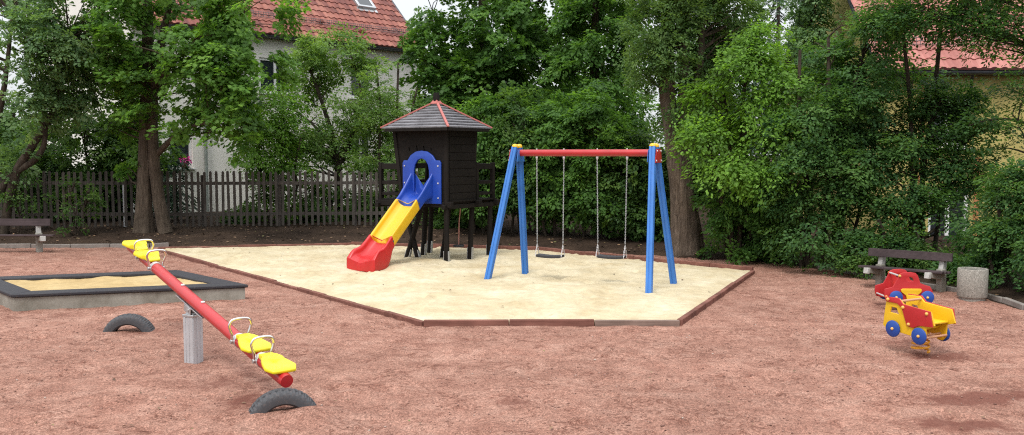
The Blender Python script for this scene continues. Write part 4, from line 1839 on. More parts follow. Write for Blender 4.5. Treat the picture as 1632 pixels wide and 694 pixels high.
# flowers on the sill
fp = A0 + ex1 * (xc - .0) + n1 * .08 + Vector((0, 0, zc_ + .0))
fl = thing('flower_pot', 'small pot of pink flowers on the ground floor window sill of the pale house', 'potted flowers', fp)
s = MB()
s.lathe([(.07, 0), (.10, .16), (.085, .16), (.08, .12), (0, .12)], n=14)
s.build('pot', M['tile_a'], fl)
s = MB()
for i in range(70):
    a, b, c = rnd.gauss(0, .10), rnd.gauss(0, .09), rnd.gauss(.30, .08)
    m = Matrix.Rotation(rnd.uniform(0, 6), 3, 'Z') @ Matrix.Rotation(rnd.uniform(0, 2), 3, 'X')
    s.add([Vector((a, b, c)) + m @ Vector(q) for q in ((-.03, -.03, 0), (.03, -.03, .01), (.035, .03, 0), (-.03, .035, .01))], [(0, 1, 2, 3)])
s.build('blossom', M['pink'], fl)

# right house
DR = 22.0
eR = at(1560, 119, DR)
A2 = Vector((at(1412, 119, DR).x, DR, 0))
ex2 = Vector((1, 0.0, 0)).normalized()


def W2(px, py):
    return onwall(A2, ex2, px, py)


x0, z0 = W2(1478, 391)
x1, z1 = W2(1546, 300)
x2, z2 = W2(1478, 235)
x3, z3 = W2(1546, 150)
wins = [(x0, x1, z0, z1, 2), (x2, x3, z2, z3, 2), (x1 + 2.2, x1 + 3.3, z0, z1, 2)]
h2, n2, ro2, ey2, ez2, rf2 = house('house', 'yellow rendered house with orange window bands and pinkish red roof behind hornbeams', A2, ex2, 8.5, 8.0, eR.z, -.5, M['yellow_render'], M['tile_b'], .24, wins, 5.6, R(45), over=.3)
s = MB()
for (px0, px1, py0, py1) in ((1460, 1475, 128, 400), (1549, 1562, 250, 400)):
    a, b = W2(px0, py1), W2(px1, py0)
    s.box(((a[0] + b[0]) / 2, -.012, (a[1] + b[1]) / 2), (b[0] - a[0], .022, b[1] - a[1]))
s.build('orange_band', M['orange_wall'], h2, bevel=.004)

# far red roofed house on the left
A3 = Vector((at(118, 150, 44).x, 44, 0))
ex3 = Vector((.96, .28, 0)).normalized()
e3 = at(170, 128, 44).z
h3 = house('house', 'distant house with a red roof and grey gable seen between the left trees', A3, ex3, 6.0, 7.0, e3, -.3, M['bench_concrete'], M['tile_a'], .26, [(1.2, 2.2, e3 - 1.8, e3 - .5, 1)], 5.0, R(46))[0]

# ------------------------------------------------------------------ vegetation


def leaf_template(kind_):
    if kind_ == 'maple':
        h = [(0, 0), (.30, -.06), (.27, .16), (.56, .30), (.30, .42), (.36, .74), (.13, .62), (0, 1)]
        v = [(x, y, .10 * abs(x)) for x, y in h] + [(-x, y, .10 * abs(x)) for x, y in h[1:-1]]
        f = [(0, 1, 2, 3, 4, 5, 6, 7), (0, 7, 13, 12, 11, 10, 9, 8)]
    elif kind_ == 'ovate':
        v = [(0, 0, 0), (.30, .34, .07), (.22, .70, .05), (0, 1, -.06), (-.22, .70, .05), (-.30, .34, .07)]
        f = [(0, 1, 2, 3), (0, 3, 4, 5)]
    elif kind_ == 'narrow':
        v = [(0, 0, 0), (.17, .38, .04), (0, 1, -.08), (-.17, .38, .04)]
        f = [(0, 1, 2), (0, 2, 3)]
    else:  # needle spray
        v = [(0, 0, 0), (.10, .3, 0), (0, 1, -.1), (-.10, .3, 0)]
        f = [(0, 1, 2, 3)]
    return np.array(v, float), f


LEAF_SIZE, LEAF_MORE = .65, 2.2


def unit(a):
    return a / np.maximum(np.linalg.norm(a, axis=-1, keepdims=True), 1e-9)


def leaves_mesh(name, kind_, P, D, Nn, size, tint, mat, parent):
    v, f = leaf_template(kind_)
    D = unit(D)
    Xx = unit(np.cross(D, Nn))
    Nn = np.cross(Xx, D)
    n = len(P)
    co = P[:, None, :] + size[:, None, None] * (v[None, :, 0:1] * Xx[:, None, :] + v[None, :, 1:2] * D[:, None, :] + v[None, :, 2:3] * Nn[:, None, :])
    k = len(v)
    li = np.concatenate([np.array(q) for q in f])
    ls = np.cumsum([0] + [len(q) for q in f[:-1]])
    nl = len(li)
    me = bpy.data.meshes.new(name)
    me.vertices.add(n * k)
    me.vertices.foreach_set('co', co.astype(np.float32).ravel())
    loops = (li[None, :] + (np.arange(n) * k)[:, None]).astype(np.int32).ravel()
    me.loops.add(n * nl)
    me.loops.foreach_set('vertex_index', loops)
    me.polygons.add(n * len(f))
    st = (ls[None, :] + (np.arange(n) * nl)[:, None]).astype(np.int32).ravel()
    me.polygons.foreach_set('loop_start', st)
    me.update(calc_edges=True)
    a = me.attributes.new('tint', 'FLOAT', 'FACE')
    a.data.foreach_set('value', np.repeat(np.clip(tint, 0, 1), len(f)).astype(np.float32))
    me.materials.append(mat)
    o = bpy.data.objects.new(name, me)
    COL.objects.link(o)
    if parent is not None:
        o.parent = parent
    return o


def clump_noise(P, sc, seed):
    r = np.random.RandomState(seed)
    t = 0
    for k in range(5):
        w = r.normal(size=3) * sc * (1 + .5 * k)
        t = t + np.sin(P @ w + r.uniform(0, 6.28)) / (1 + .35 * k)
    return t / 2.4


def tree(name, label, cat, base, stems, blobs, leaf='ovate', mat='deep', size=.13, ncl=260, per=26, bark='bark_dark', group=None,
         flat=.35, droop=.25, spray=.55, gap=-.25, seed=1, branches=60, shell=.45, tint_var=.25, tint0=.45, gapsc=1.5):
    """stems: list of [points..., radii] in world; blobs: (px,py,depth,rx_px,ry_px,rd_m,weight)"""
    size, per = size * LEAF_SIZE, int(per * LEAF_MORE)
    r = np.random.RandomState(seed)
    t = thing(name, label, cat, base, 0, group)
    b0 = np.array(base, float)
    B = []
    for (px, py, Yd, rx, ry, rd, wt) in blobs:
        c = at(px, py, Yd)
        B.append((np.array(c), np.array([rx * Yd / FOC, rd, ry * Yd / FOC]), wt))
    wts = np.array([b[2] * (b[1][0] * b[1][2] + b[1][1] * b[1][2]) for b in B])
    wts = wts / wts.sum()
    # cluster centres
    cs, outs = [], []
    tries = 0
    while len(cs) < ncl and tries < ncl * 12:
        tries += 1
        k = r.choice(len(B), p=wts)
        d = unit(r.normal(size=3))
        q = (shell + (1 - shell) * r.rand() ** .6) if r.rand() < .8 else r.rand() ** .4
        p = B[k][0] + d * B[k][1] * q
        if p[2] < .15:
            continue
        if clump_noise(p[None], gapsc, seed)[0] < gap:
            continue
        cs.append(p)
        outs.append(d * np.array([1, 1, .5]))
    C = np.array(cs)
    OUT = unit(np.array(outs) + 1e-6)
    # skeleton
    s = MB()
    spine = []
    for pts, rad in stems:
        pp = catmull(pts, 8 if rad[0] < .2 else 14)
        rr = np.interp(np.linspace(0, 1, len(pp)), np.linspace(0, 1, len(rad)), rad)
        loc = []
        for i, p in enumerate(pp):
            w = .05 * rr[i] if rad[0] < .2 else 0
            loc.append(Vector((p.x + r.uniform(-w, w), p.y + r.uniform(-w, w), p.z)) - Vector(base))
            spine.append((np.array(p), rr[i]))
        nseg = 11 if rad[0] < .2 else 40
        v0 = len(s.v)
        s.tube(loc, list(rr), nseg)
        if nseg == 40:          # furrows, swellings and root flare of a thick trunk
            for i in range(v0, len(s.v)):
                k = (i - v0) // nseg
                if k >= len(loc):
                    break
                c, q = loc[k], Vector(s.v[i])
                d = q - c
                a = math.atan2(d.y, d.x)
                hgt = max(0, c.z)
                fl = .30 * math.exp(-hgt * 2.6)
                m = 1 + .055 * math.sin(3 * a + hgt * 1.3 + seed) + .04 * math.sin(7 * a + .7 * math.sin(hgt * 2.1)) + .03 * math.sin(17 * a + 1.5 * math.sin(hgt * 1.7)) + .05 * math.sin(hgt * 2.7 + 2 * a) + fl * (.45 + .55 * math.sin(5 * a + 1))
                q = c + d * m
                s.v[i] = (q.x, q.y, q.z)
    SPn = np.array([q[0] for q in spine])
    SR = np.array([q[1] for q in spine])
    s.build('trunk', M[bark], t, smooth=60)
    if branches:
        s = MB()
        idx = r.choice(len(C), min(branches, len(C)), replace=False)
        for i in idx:
            c = C[i]
            dv = SPn - c
            cost = np.linalg.norm(dv * np.array([1, 1, 1.0]), axis=1) + np.maximum(0, SPn[:, 2] - c[2] + .3) * 2.2
            j = int(np.argmin(cost))
            a = SPn[j]
            L = np.linalg.norm(c - a)
            r0 = min(SR[j] * .6, .012 + .014 * L)
            mid = (a + c) / 2 + np.array([r.normal() * .1 * L, r.normal() * .1 * L, .10 * L])
            m2 = a * .3 + mid * .7 + r.normal(size=3) * .05 * L
            pts = catmull([Vector(a) - Vector(base), Vector(m2) - Vector(base), Vector((mid + c) / 2 + r.normal(size=3) * .05 * L) - Vector(base), Vector(c) - Vector(base)], 3)
            s.tube(pts, list(np.linspace(r0, .005, len(pts))), 5)
        s.build('limbs', M[bark], t, smooth=60)
    # leaves on sprays
    n = len(C)
    m = per
    hd = OUT.copy()
    hd[:, 2] *= .4
    tw_dir = unit(hd + r.normal(size=(n, 3)) * np.array([.6, .6, .25]) + np.array([0, 0, -droop * .6]))
    up = np.array([0, 0, 1.0])
    tn = unit(up + OUT * .45 + r.normal(size=(n, 3)) * flat)
    side = unit(np.cross(tw_dir, tn))
    tn = np.cross(side, tw_dir)
    tt = (np.arange(m) + r.rand(n, m)) / m
    spl = spray * r.uniform(.7, 1.3, size=(n, 1))
    alt = np.where(np.arange(m) % 2 == 0, 1, -1)[None, :] * np.ones((n, 1))
    wid = (.10 + .42 * np.sin(np.pi * np.clip(tt, .05, .95))) * spl * r.rand(n, m) * alt
    P = C[:, None, :] + tw_dir[:, None, :] * ((tt - .35) * spl)[..., None] + side[:, None, :] * wid[..., None]
    P = P + tn[:, None, :] * (r.normal(size=(n, m)) * .07 * spl)[..., None] + up * (-(tt ** 2) * droop * spl * .6)[..., None]
    D = tw_dir[:, None, :] * .8 + side[:, None, :] * (alt * r.uniform(.3, 1.1, size=(n, m)))[..., None] + r.normal(size=(n, m, 3)) * .25 + up * -droop * .8
    NN = tn[:, None, :] + r.normal(size=(n, m, 3)) * flat * .9
    tint = tint0 + r.normal(size=(n, 1)) * tint_var + r.normal(size=(n, m)) * .12
    sz = size * r.uniform(.65, 1.25, size=(n, m))
    P = P.reshape(-1, 3) - b0
    leaves_mesh('crown', leaf, P, D.reshape(-1, 3), NN.reshape(-1, 3), sz.ravel(), tint.ravel(), LM[mat], t)
    return t


def gb(px, Y):
    """ground point on the beds below the picture column px at depth Y"""
    x = (px - 816) / FOC * Y
    return Vector((x, Y, bedz(x, Y) - .05))


def stem(*pts, rad=(.1, .05)):
    return ([Vector(p) for p in pts], rad)


def simple_stem(px0, Y, px1, py1, r0, r1=.03, wob=.15, seed=0):
    q = random.Random(seed + int(px0))
    a = gb(px0, Y)
    b = at(px1, py1, Y)
    m1 = a.lerp(b, .35) + Vector((q.uniform(-wob, wob), q.uniform(-wob, wob), 0))
    m2 = a.lerp(b, .7) + Vector((q.uniform(-wob, wob), q.uniform(-wob, wob), 0))
    return ([a, m1, m2, b], (r0, r0 * .8, (r0 + r1) / 2, r1))


# big maple with two stems on the left
Ym = 24.1
b = gb(228, Ym)
b2 = gb(262, Ym)
tree('maple_tree', 'tall maple with two stems rising from one base before the picket fence', 'tree', b,
     [([b, at(230, 300, Ym), at(233, 190, Ym), at(236, 60, Ym), at(232, -120, Ym)], (.22, .19, .17, .14, .06)),
      ([b2, at(252, 310, Ym), at(244, 230, Ym - .1), at(248, 120, Ym), at(285, -60, Ym)], (.19, .16, .14, .12, .05)),
      ([at(246, 250, Ym), at(275, 222, Ym - .4), at(310, 200, Ym - .9), at(350, 195, Ym - 1.4)], (.09, .07, .05, .02)),
      ([at(236, 150, Ym), at(275, 100, Ym - .5), at(320, 60, Ym - 1), at(390, 20, Ym - 1.2)], (.10, .07, .05, .02)),
      ([at(235, 120, Ym), at(190, 60, Ym), at(150, 0, Ym)], (.10, .06, .02))],
     [(424, 120, 22.9, 34, 60, .9, 1.0), (345, 90, 22.9, 85, 75, 1.3, 1.3), (385, 140, 22.6, 55, 60, 1.0, 1.2), (270, 150, 23.6, 70, 70, 1.2, .8), (200, 60, 24.0, 75, 90, 1.6, .9), (330, 190, 23.0, 80, 34, .9, 1.0), (200, 150, 24.8, 60, 70, 1.2, .8),
      (400, 10, 23.0, 80, 50, 1.5, 1.0), (250, -60, 24.2, 170, 90, 2.4, .8), (400, 220, 22.8, 25, 40, .6, .6), (230, 240, 25.0, 50, 50, .9, .3)],
     'maple', 'maple', .17, 640, 26, 'bark_maple', None, .33, .35, .6, -.12, 3, 140)
# far left tree with leaning stems
Yb = 23.6
b = gb(2, Yb)
tree('leaning_tree', 'tree with several leaning stems and grey green leaves above the bench', 'tree', b,
     [([b, at(22, 285, Yb), at(50, 235, Yb), at(85, 175, Yb), at(110, 60, Yb)], (.12, .11, .10, .08, .03)),
      ([gb(-30, Yb), at(10, 290, Yb), at(60, 250, Yb), at(72, 200, Yb), at(60, 60, Yb)], (.10, .09, .08, .06, .03)),
      ([gb(-50, Yb), at(-20, 250, Yb), at(5, 150, Yb), at(20, 20, Yb)], (.12, .10, .07, .03))],
     [(40, 80, 23.2, 85, 65, 1.4, 1.1), (110, 50, 23.3, 65, 60, 1.2, 1.1), (30, 170, 23.5, 85, 50, 1.3, 1.0), (110, 130, 23.9, 55, 55, 1.0, .9), (-30, 20, 23.5, 90, 90, 2, .8), (60, -40, 23.8, 110, 60, 1.8, .8), (20, 250, 24.0, 60, 40, .8, .6)],
     'ovate', 'grey', .155, 520, 28, 'bark_dark', None, .4, .3, .55, -.12, 7, 110)
# understorey behind the fence, left
spec = [(40, 27.2, 300, 62, 62, 'broad dark bush behind the fence left of the maple, nearest the bench', 11), (130, 27.4, 255, 68, 85, 'tall dark bush behind the fence left of the maple trunk', 12), (205, 28.2, 250, 52, 90, 'dark bush behind the fence directly behind the maple trunk', 13)]
for (px, Y, cy, rx, ry, lab, sd_) in spec:
    tree('dark_bush', lab, 'bush', gb(px, Y), [simple_stem(px, Y, px + 5, cy - 20, .06), simple_stem(px - 25, Y, px - 35, cy, .05), simple_stem(px + 22, Y, px + 32, cy, .05)],
         [(px, cy, Y, rx, ry, 1.2, 1), (px - rx * .4, cy + 50, Y, rx * .7, 45, 1.0, .8), (px + rx * .4, cy + 45, Y, rx * .7, 45, 1.0, .8), (px, cy - ry * .8, Y, rx * .6, ry * .5, .9, .7)],
         'ovate', 'under', .15, 330, 28, 'bark_dark', 'bushes behind the picket fence', .45, .3, .55, -.4, sd_, 40)
# low shrubs in front of the fence
tree('shrub', 'small sparse shrub before the fence beside the bench', 'shrub', gb(22, 23.8), [simple_stem(14, 23.8, 8, 310, .02), simple_stem(26, 23.8, 34, 305, .02)],
     [(20, 320, 23.8, 32, 34, .5, 1)], 'ovate', 'under', .11, 26, 16, 'bark_dark', None, .5, .2, .4, -.6, 21, 20)
tree('shrub', 'slender bright stemmed shrub before the fence between bench and maple', 'shrub', gb(117, 23.6), [simple_stem(114, 23.6, 100, 300, .02), simple_stem(118, 23.6, 120, 290, .02), simple_stem(122, 23.6, 140, 305, .02)],
     [(120, 312, 23.6, 40, 34, .5, 1), (112, 360, 23.6, 22, 25, .3, .4)], 'ovate', 'under', .11, 34, 16, 'bark_dark', None, .5, .2, .4, -.6, 22, 26)
# small spruce
Ysp = 27.0


def spruce(name, label, px, Y, ytop, ybot, half, n, seed, group=None, dens=1.0):
    r = np.random.RandomState(seed)
    b = gb(px, Y)
    t = thing(name, label, 'tree', b, 0, group)
    top = at(px, ytop, Y)
    bot = at(px, ybot, Y)
    Hh = top.z - b.z
    s = MB()
    s.tube([(0, 0, 0), (0, 0, Hh)], [.03 + Hh * .012, .01], 8)
    s.build('trunk', M['bark_dark'], t)
    W = half * Y / FOC
    Ps, Ds, Ns = [], [], []
    z0 = bot.z - b.z
    for i in range(n):
        z = z0 + (Hh - z0) * (1 - (1 - r.rand()) ** .62 * 1.0)
        L = W * (1 - (z - z0) / (Hh - z0 + .01)) ** .9 * r.uniform(.7, 1.1) + .08
        a = r.uniform(0, 6.283)
        d = np.array([math.cos(a), math.sin(a), 0])
        k = int(16 * L / .5 * dens) + 8
        tt = r.rand(k)
        p = d * (tt * L)[:, None] + np.array([0, 0, z]) + np.array([0, 0, -1]) * (tt ** 1.3 * L * .45)[:, None]
        sd = np.array([-d[1], d[0], 0])
        side = r.choice([-1, 1], k)
        p = p + sd * (r.rand(k) * .1 * side)[:, None]
        Ps.append(p)
        Ds.append(d * .5 + sd * (side * r.uniform(.3, 1.2, k))[:, None] + np.array([0, 0, -1]) * r.uniform(.2, .9, k)[:, None])
        Ns.append(np.array([0, 0, 1.0]) + r.normal(size=(k, 3)) * .5)
    P, D, Nn = np.concatenate(Ps), np.concatenate(Ds), np.concatenate(Ns)
    leaves_mesh('crown', 'needle', P, D, Nn, r.uniform(.12, .26, len(P)), .4 + r.normal(size=len(P)) * .25, LM['spruce'], t)


spruce('spruce_tree', 'small spruce with drooping twigs behind the fence beside the maple stems', 280, 26.8, 205, 330, 42, 60, 31)
# bright bush hanging over the fence
Yh = 26.6
tree('hazel_bush', 'bright green bush hanging over the picket fence before the pale house', 'bush', gb(440, Yh), [simple_stem(430, Yh, 415, 210, .04), simple_stem(445, Yh, 450, 180, .05), simple_stem(455, Yh, 480, 220, .04)],
     [(425, 240, Yh, 42, 48, .9, 1), (440, 180, Yh, 36, 50, .9, .9), (462, 290, Yh, 45, 35, .8, .9), (415, 300, Yh, 26, 34, .6, .5), (440, 330, Yh + .5, 50, 30, .7, .5)],
     'ovate', 'bright', .14, 250, 24, 'bark_dark', None, .35, .45, .7, -.2, 41, 60, tint0=.3, tint_var=.3, gapsc=2.2)
# fruit trees in front of the pale house
Yf = 28.4
tree('fruit_tree', 'loose fruit tree with arching branches before the pale house', 'tree', gb(540, Yf),
     [([gb(540, Yf), at(540, 290, Yf), at(530, 220, Yf), at(505, 140, Yf), at(480, 80, Yf)], (.11, .10, .08, .05, .02)), ([at(538, 270, Yf), at(560, 220, Yf), at(575, 150, Yf), at(560, 90, Yf)], (.07, .06, .04, .02)), ([at(534, 240, Yf), at(500, 200, Yf), at(460, 170, Yf)], (.06, .04, .02))],
     [(600, 105, 28.2, 34, 24, 1.0, .9), (470, 205, 28.0, 36, 36, 1.0, .9), (530, 85, 28.2, 62, 36, 1.3, 1.2), (490, 115, 28.2, 42, 50, 1.2, .8), (545, 150, 28.4, 55, 45, 1.3, .9), (510, 215, 28.4, 60, 50, 1.3, .9), (565, 245, 28.4, 45, 42, 1.1, .8), (480, 260, 28.2, 40, 35, .9, .6)],
     'ovate', 'fruit', .135, 430, 24, 'bark_dark', 'trees before the pale house', .5, .35, .55, -.1, 43, 100, gapsc=1.9)
tree('willow_bush', 'tall grey green bush with upright twigs left of the tower roof', 'bush', gb(625, 27.5),
     [simple_stem(615, 27.5, 600, 110, .05), simple_stem(628, 27.5, 635, 100, .05), simple_stem(640, 27.5, 665, 140, .05)],
     [(605, 160, 27.5, 34, 60, .9, 1), (640, 190, 27.5, 36, 60, .9, 1), (600, 240, 27.5, 40, 45, 1, .9), (650, 260, 27.2, 36, 45, .9, .8), (618, 300, 27.5, 45, 30, .9, .6)],
     'narrow', 'fruit', .15, 400, 26, 'bark_dark', None, .6, .15, .5, -.35, 45, 60)
# undergrowth along the fence, middle
for (px, Y, cy, rx, ry, lab, sd_) in ((520, 27.6, 330, 50, 36, 'low bush behind the fence under the fruit tree', 51), (600, 28.0, 335, 45, 34, 'low bush behind the fence left of the slide', 52), (392, 27.3, 352, 30, 18, 'low bush behind the fence at the foot of the pale wall', 53)):
    tree('dark_bush', lab, 'bush', gb(px, Y), [simple_stem(px, Y, px + 4, cy - 20, .04), simple_stem(px - 20, Y, px - 30, cy, .03)], [(px, cy, Y, rx, ry, .9, 1), (px - rx * .6, cy + 15, Y, rx * .6, ry * .7, .8, .6)],
         'ovate', 'under', .14, 130, 24, 'bark_dark', 'bushes behind the picket fence', .45, .3, .5, -.5, sd_, 20)
# large trees behind the tower and the swings
tree('broad_tree', 'large dark deciduous tree behind the play tower', 'tree', gb(760, 31), [([gb(760, 31), at(758, 250, 31), at(765, 120, 31), at(770, -60, 31)], (.3, .26, .2, .08)), ([at(760, 220, 31), at(800, 120, 31), at(860, 0, 31)], (.14, .1, .04)), ([at(760, 200, 31), at(720, 120, 31), at(690, 20, 31)], (.12, .08, .03))],
     [(690, 80, 30, 45, 65, 1.5, .9), (745, 150, 29.5, 60, 55, 1.5, 1.0), (790, 60, 30, 80, 75, 2, 1), (850, 130, 29.5, 70, 60, 1.6, 1), (880, 20, 30.5, 75, 80, 2, 1), (780, -70, 31, 150, 70, 3, .8), (700, 180, 29.5, 40, 40, 1, .7)],
     'maple', 'deep', .21, 680, 24, 'bark_dark', None, .38, .35, .7, -.12, 61, 90)
tree('broad_tree', 'large leafy tree behind the swing crossbar', 'tree', gb(950, 29), [([gb(950, 29), at(952, 250, 29), at(948, 120, 29), at(950, -60, 29)], (.25, .2, .15, .05)), ([at(951, 220, 29), at(985, 150, 29), at(1000, 60, 29)], (.1, .07, .03))],
     [(930, 130, 28.5, 70, 60, 1.5, 1), (965, 200, 28, 50, 50, 1.2, 1), (950, 50, 28.5, 65, 65, 1.8, 1), (880, 190, 28, 60, 50, 1.2, 1), (975, -30, 29, 75, 70, 2, .8), (1000, 90, 28.5, 35, 55, 1, .7)],
     'ovate', 'deep', .20, 560, 24, 'bark_dark', None, .4, .35, .7, -.35, 62, 60)
# shrubs forming the screen behind the swings
screen = [(770, 24.2, 250, 52, 75, 'leafy shrub close behind the right side of the play tower', 71), (830, 23.9, 235, 55, 80, 'leafy shrub behind the left swing leg', 72), (885, 23.4, 250, 50, 85, 'leafy shrub behind the swing nearer the tower', 73), (945, 23.0, 245, 50, 90, 'leafy shrub behind the swing nearer the trunk', 74), (1005, 22.8, 290, 45, 65, 'leafy shrub just left of the right swing leg', 75), (1052, 22.6, 310, 30, 60, 'narrow shrub beside the thick tree trunk', 76), (720, 25.6, 300, 45, 60, 'dark shrub behind the posts of the play tower', 77)]
for (px, Y, cy, rx, ry, lab, sd_) in screen:
    tree('screen_shrub', lab, 'shrub', gb(px, Y), [simple_stem(px, Y, px + 5, cy - 30, .05), simple_stem(px - 15, Y, px - 25, cy - 10, .04), simple_stem(px + 15, Y, px + 25, cy - 10, .04)],
         [(px, cy - 20, Y, rx, ry * .8, 1.1, 1), (px - rx * .3, cy + ry * .6, Y, rx * .8, ry * .55, .9, .9), (px + rx * .35, cy + ry * .75, Y - .1, rx * .8, ry * .5, .9, .9), (px, cy - ry * .9, Y, rx * .6, ry * .35, .8, .6)],
         'ovate', 'deep' if sd_ in (71, 73, 74) else 'under', .15, 330, 26, 'bark_dark', 'shrubs screening the yard behind the swings', .42, .35, .5, -.45, sd_, 40, tint0=.42)
# poplar with the thick trunk
Yp = 20.7
b = gb(1094, Yp)
b.z -= .1
tree('poplar_tree', 'poplar with a thick gnarled trunk and small leaves right of the swings', 'tree', b,
     [([b, at(1094, 385, Yp), at(1091, 345, Yp), at(1086, 300, Yp), at(1082, 262, Yp), at(1080, 225, Yp)], (.40, .335, .29, .265, .285, .23)),
      ([at(1080, 290, Yp), at(1072, 240, Yp - .1), at(1066, 150, Yp), at(1064, 0, Yp), at(1060, -150, Yp)], (.17, .17, .15, .13, .06)),
      ([at(1090, 290, Yp), at(1092, 230, Yp), at(1090, 120, Yp + .1), at(1084, -20, Yp), at(1090, -150, Yp)], (.17, .16, .14, .12, .05)),
      ([at(1090, 270, Yp), at(1106, 200, Yp), at(1116, 100, Yp), at(1123, -60, Yp)], (.12, .11, .09, .04)),
      ([at(1076, 250, Yp), at(1058, 170, Yp + .2), at(1046, 60, Yp + .3)], (.10, .08, .03))],
     [(1035, 70, 20.8, 36, 80, 1, 1), (1120, 60, 21.0, 45, 95, 1.3, 1.2), (1165, 30, 21.0, 45, 70, 1.3, 1.1), (1085, -40, 20.9, 110, 60, 1.8, .8), (1064, 185, 21.3, 16, 55, .5, .5), (1115, 190, 21.2, 32, 60, .8, .7), (1080, 90, 21.6, 50, 90, .5, .5), (1078, 60, 20.1, 42, 90, .35, .9), (1100, 165, 20.1, 36, 60, .3, .7)],
     'ovate', 'poplar', .105, 900, 30, 'bark_poplar', None, .55, .3, .45, -.25, 81, 120)
# bright hazel right of the trunk
Yz = 19.6
tree('hazel_bush', 'tall bright green bush with drooping branches right of the poplar trunk', 'bush', gb(1180, Yz), [simple_stem(1165, Yz, 1150, 130, .05), simple_stem(1180, Yz, 1190, 100, .06), simple_stem(1195, Yz, 1235, 130, .05), simple_stem(1172, Yz, 1120, 220, .04)],
     [(1185, 98, 19.3, 38, 32, .9, 1), (1138, 145, 19.1, 32, 26, .8, .9), (1228, 135, 19.1, 38, 36, .9, 1), (1128, 218, 18.9, 34, 22, .7, .9), (1192, 190, 18.8, 44, 30, .9, 1), (1245, 205, 18.8, 40, 36, .9, 1), (1165, 262, 18.8, 46, 22, .8, .9), (1228, 270, 18.6, 44, 26, .8, .9), (1207, 60, 19.4, 20, 24, .5, .9), (1108, 192, 18.9, 20, 9, .3, .8), (1150, 90, 19.4, 16, 18, .4, .7)],
     'ovate', 'bright', .13, 330, 24, 'bark_dark', None, .3, .4, .75, -.1, 83, 120, tint_var=.32, tint0=.38, gapsc=2.4)
tree('dark_bush', 'dense dark bush reaching the ground below the bright hazel', 'bush', gb(1180, 20.0), [simple_stem(1160, 20.0, 1150, 290, .04), simple_stem(1190, 20.0, 1200, 290, .04), simple_stem(1225, 19.8, 1240, 300, .04)],
     [(1165, 320, 19.9, 50, 60, .9, 1), (1215, 330, 19.6, 50, 65, .9, 1), (1180, 385, 19.6, 55, 28, .7, .8), (1240, 395, 19.2, 40, 25, .6, .7)],
     'ovate', 'deep', .135, 420, 26, 'bark_dark', None, .42, .4, .48, -.5, 84, 40, tint0=.35)
# hornbeams on the right
Yk = 18.4
tree('hornbeam_tree', 'dark many stemmed hornbeam left of the yellow house', 'tree', gb(1310, Yk), [simple_stem(1290, Yk, 1275, 80, .06), simple_stem(1310, Yk, 1320, 60, .07), simple_stem(1335, Yk, 1375, 90, .06), simple_stem(1325, Yk, 1345, 150, .05), simple_stem(1280, Yk, 1250, 200, .05), simple_stem(1350, Yk, 1400, 180, .04)],
     [(1300, 200, 18.2, 60, 60, 1.1, 1), (1360, 150, 18.3, 50, 70, 1.1, 1), (1385, 70, 18.5, 45, 55, 1, .8), (1290, 290, 18.0, 65, 55, 1, 1), (1365, 260, 18.0, 60, 55, 1, 1), (1300, 370, 17.8, 60, 40, .9, .9), (1375, 350, 17.8, 50, 45, .9, .8), (1320, 110, 18.8, 40, 50, .9, .6), (1345, 405, 17.5, 50, 22, .6, .6)],
     'ovate', 'hornbeam', .115, 760, 28, 'bark_dark', 'hornbeams before the yellow house', .38, .3, .5, -.3, 85, 110)
Yk2 = 17.6
tree('hornbeam_tree', 'open hornbeam with layered branches across the front of the yellow house', 'tree', gb(1470, Yk2), [simple_stem(1455, Yk2, 1440, 60, .05), simple_stem(1475, Yk2, 1500, 30, .06), simple_stem(1490, Yk2, 1550, 120, .05), simple_stem(1465, Yk2, 1470, 200, .04)],
     [(1500, 160, 17.5, 75, 30, .9, .9), (1560, 205, 17.4, 40, 14, .6, .6), (1565, 300, 17.4, 30, 12, .5, .6), (1445, 215, 17.5, 48, 50, .9, 1), (1515, 260, 17.5, 45, 45, .8, .9), (1520, 175, 17.5, 42, 30, .8, .7), (1440, 310, 17.3, 42, 45, .8, .75), (1515, 330, 17.2, 40, 32, .7, .7), (1470, 130, 17.8, 50, 34, .9, .7), (1430, 385, 17.0, 45, 24, .6, .7)],
     'ovate', 'hornbeam', .105, 520, 28, 'bark_dark', 'hornbeams before the yellow house', .26, .12, .62, .08, 86, 110, gapsc=2.6, shell=.2)
Yk3 = 16.4
tree('hornbeam_tree', 'young hornbeam at the right edge with leafy boughs across the red roof', 'tree', gb(1680, Yk3), [simple_stem(1680, Yk3, 1660, -60, .09), ([at(1672, 120, Yk3), at(1630, 70, Yk3), at(1560, 40, Yk3), at(1480, 20, Yk3)], (.05, .04, .03, .01)), ([at(1672, 240, Yk3), at(1640, 200, Yk3), at(1590, 190, Yk3), at(1545, 200, Yk3)], (.04, .03, .02, .01)), ([at(1675, 60, Yk3), at(1620, 10, Yk3), at(1540, -10, Yk3)], (.05, .03, .01))],
     [(1590, 50, Yk3, 75, 26, .7, 1.3), (1490, 30, Yk3 + .3, 70, 26, .7, 1.1), (1600, 10, Yk3, 70, 22, .7, 1), (1570, 200, Yk3, 48, 14, .5, .5), (1620, 240, Yk3, 30, 14, .4, .4), (1420, 20, Yk3 + 1, 40, 35, .8, .8), (1660, 130, Yk3, 40, 60, .8, .6), (1540, -50, Yk3, 120, 40, 1.2, .8)],
     'ovate', 'hornbeam', .105, 440, 28, 'bark_dark', 'hornbeams before the yellow house', .22, .12, .6, -.25, 87, 90)
Yr = 14.9
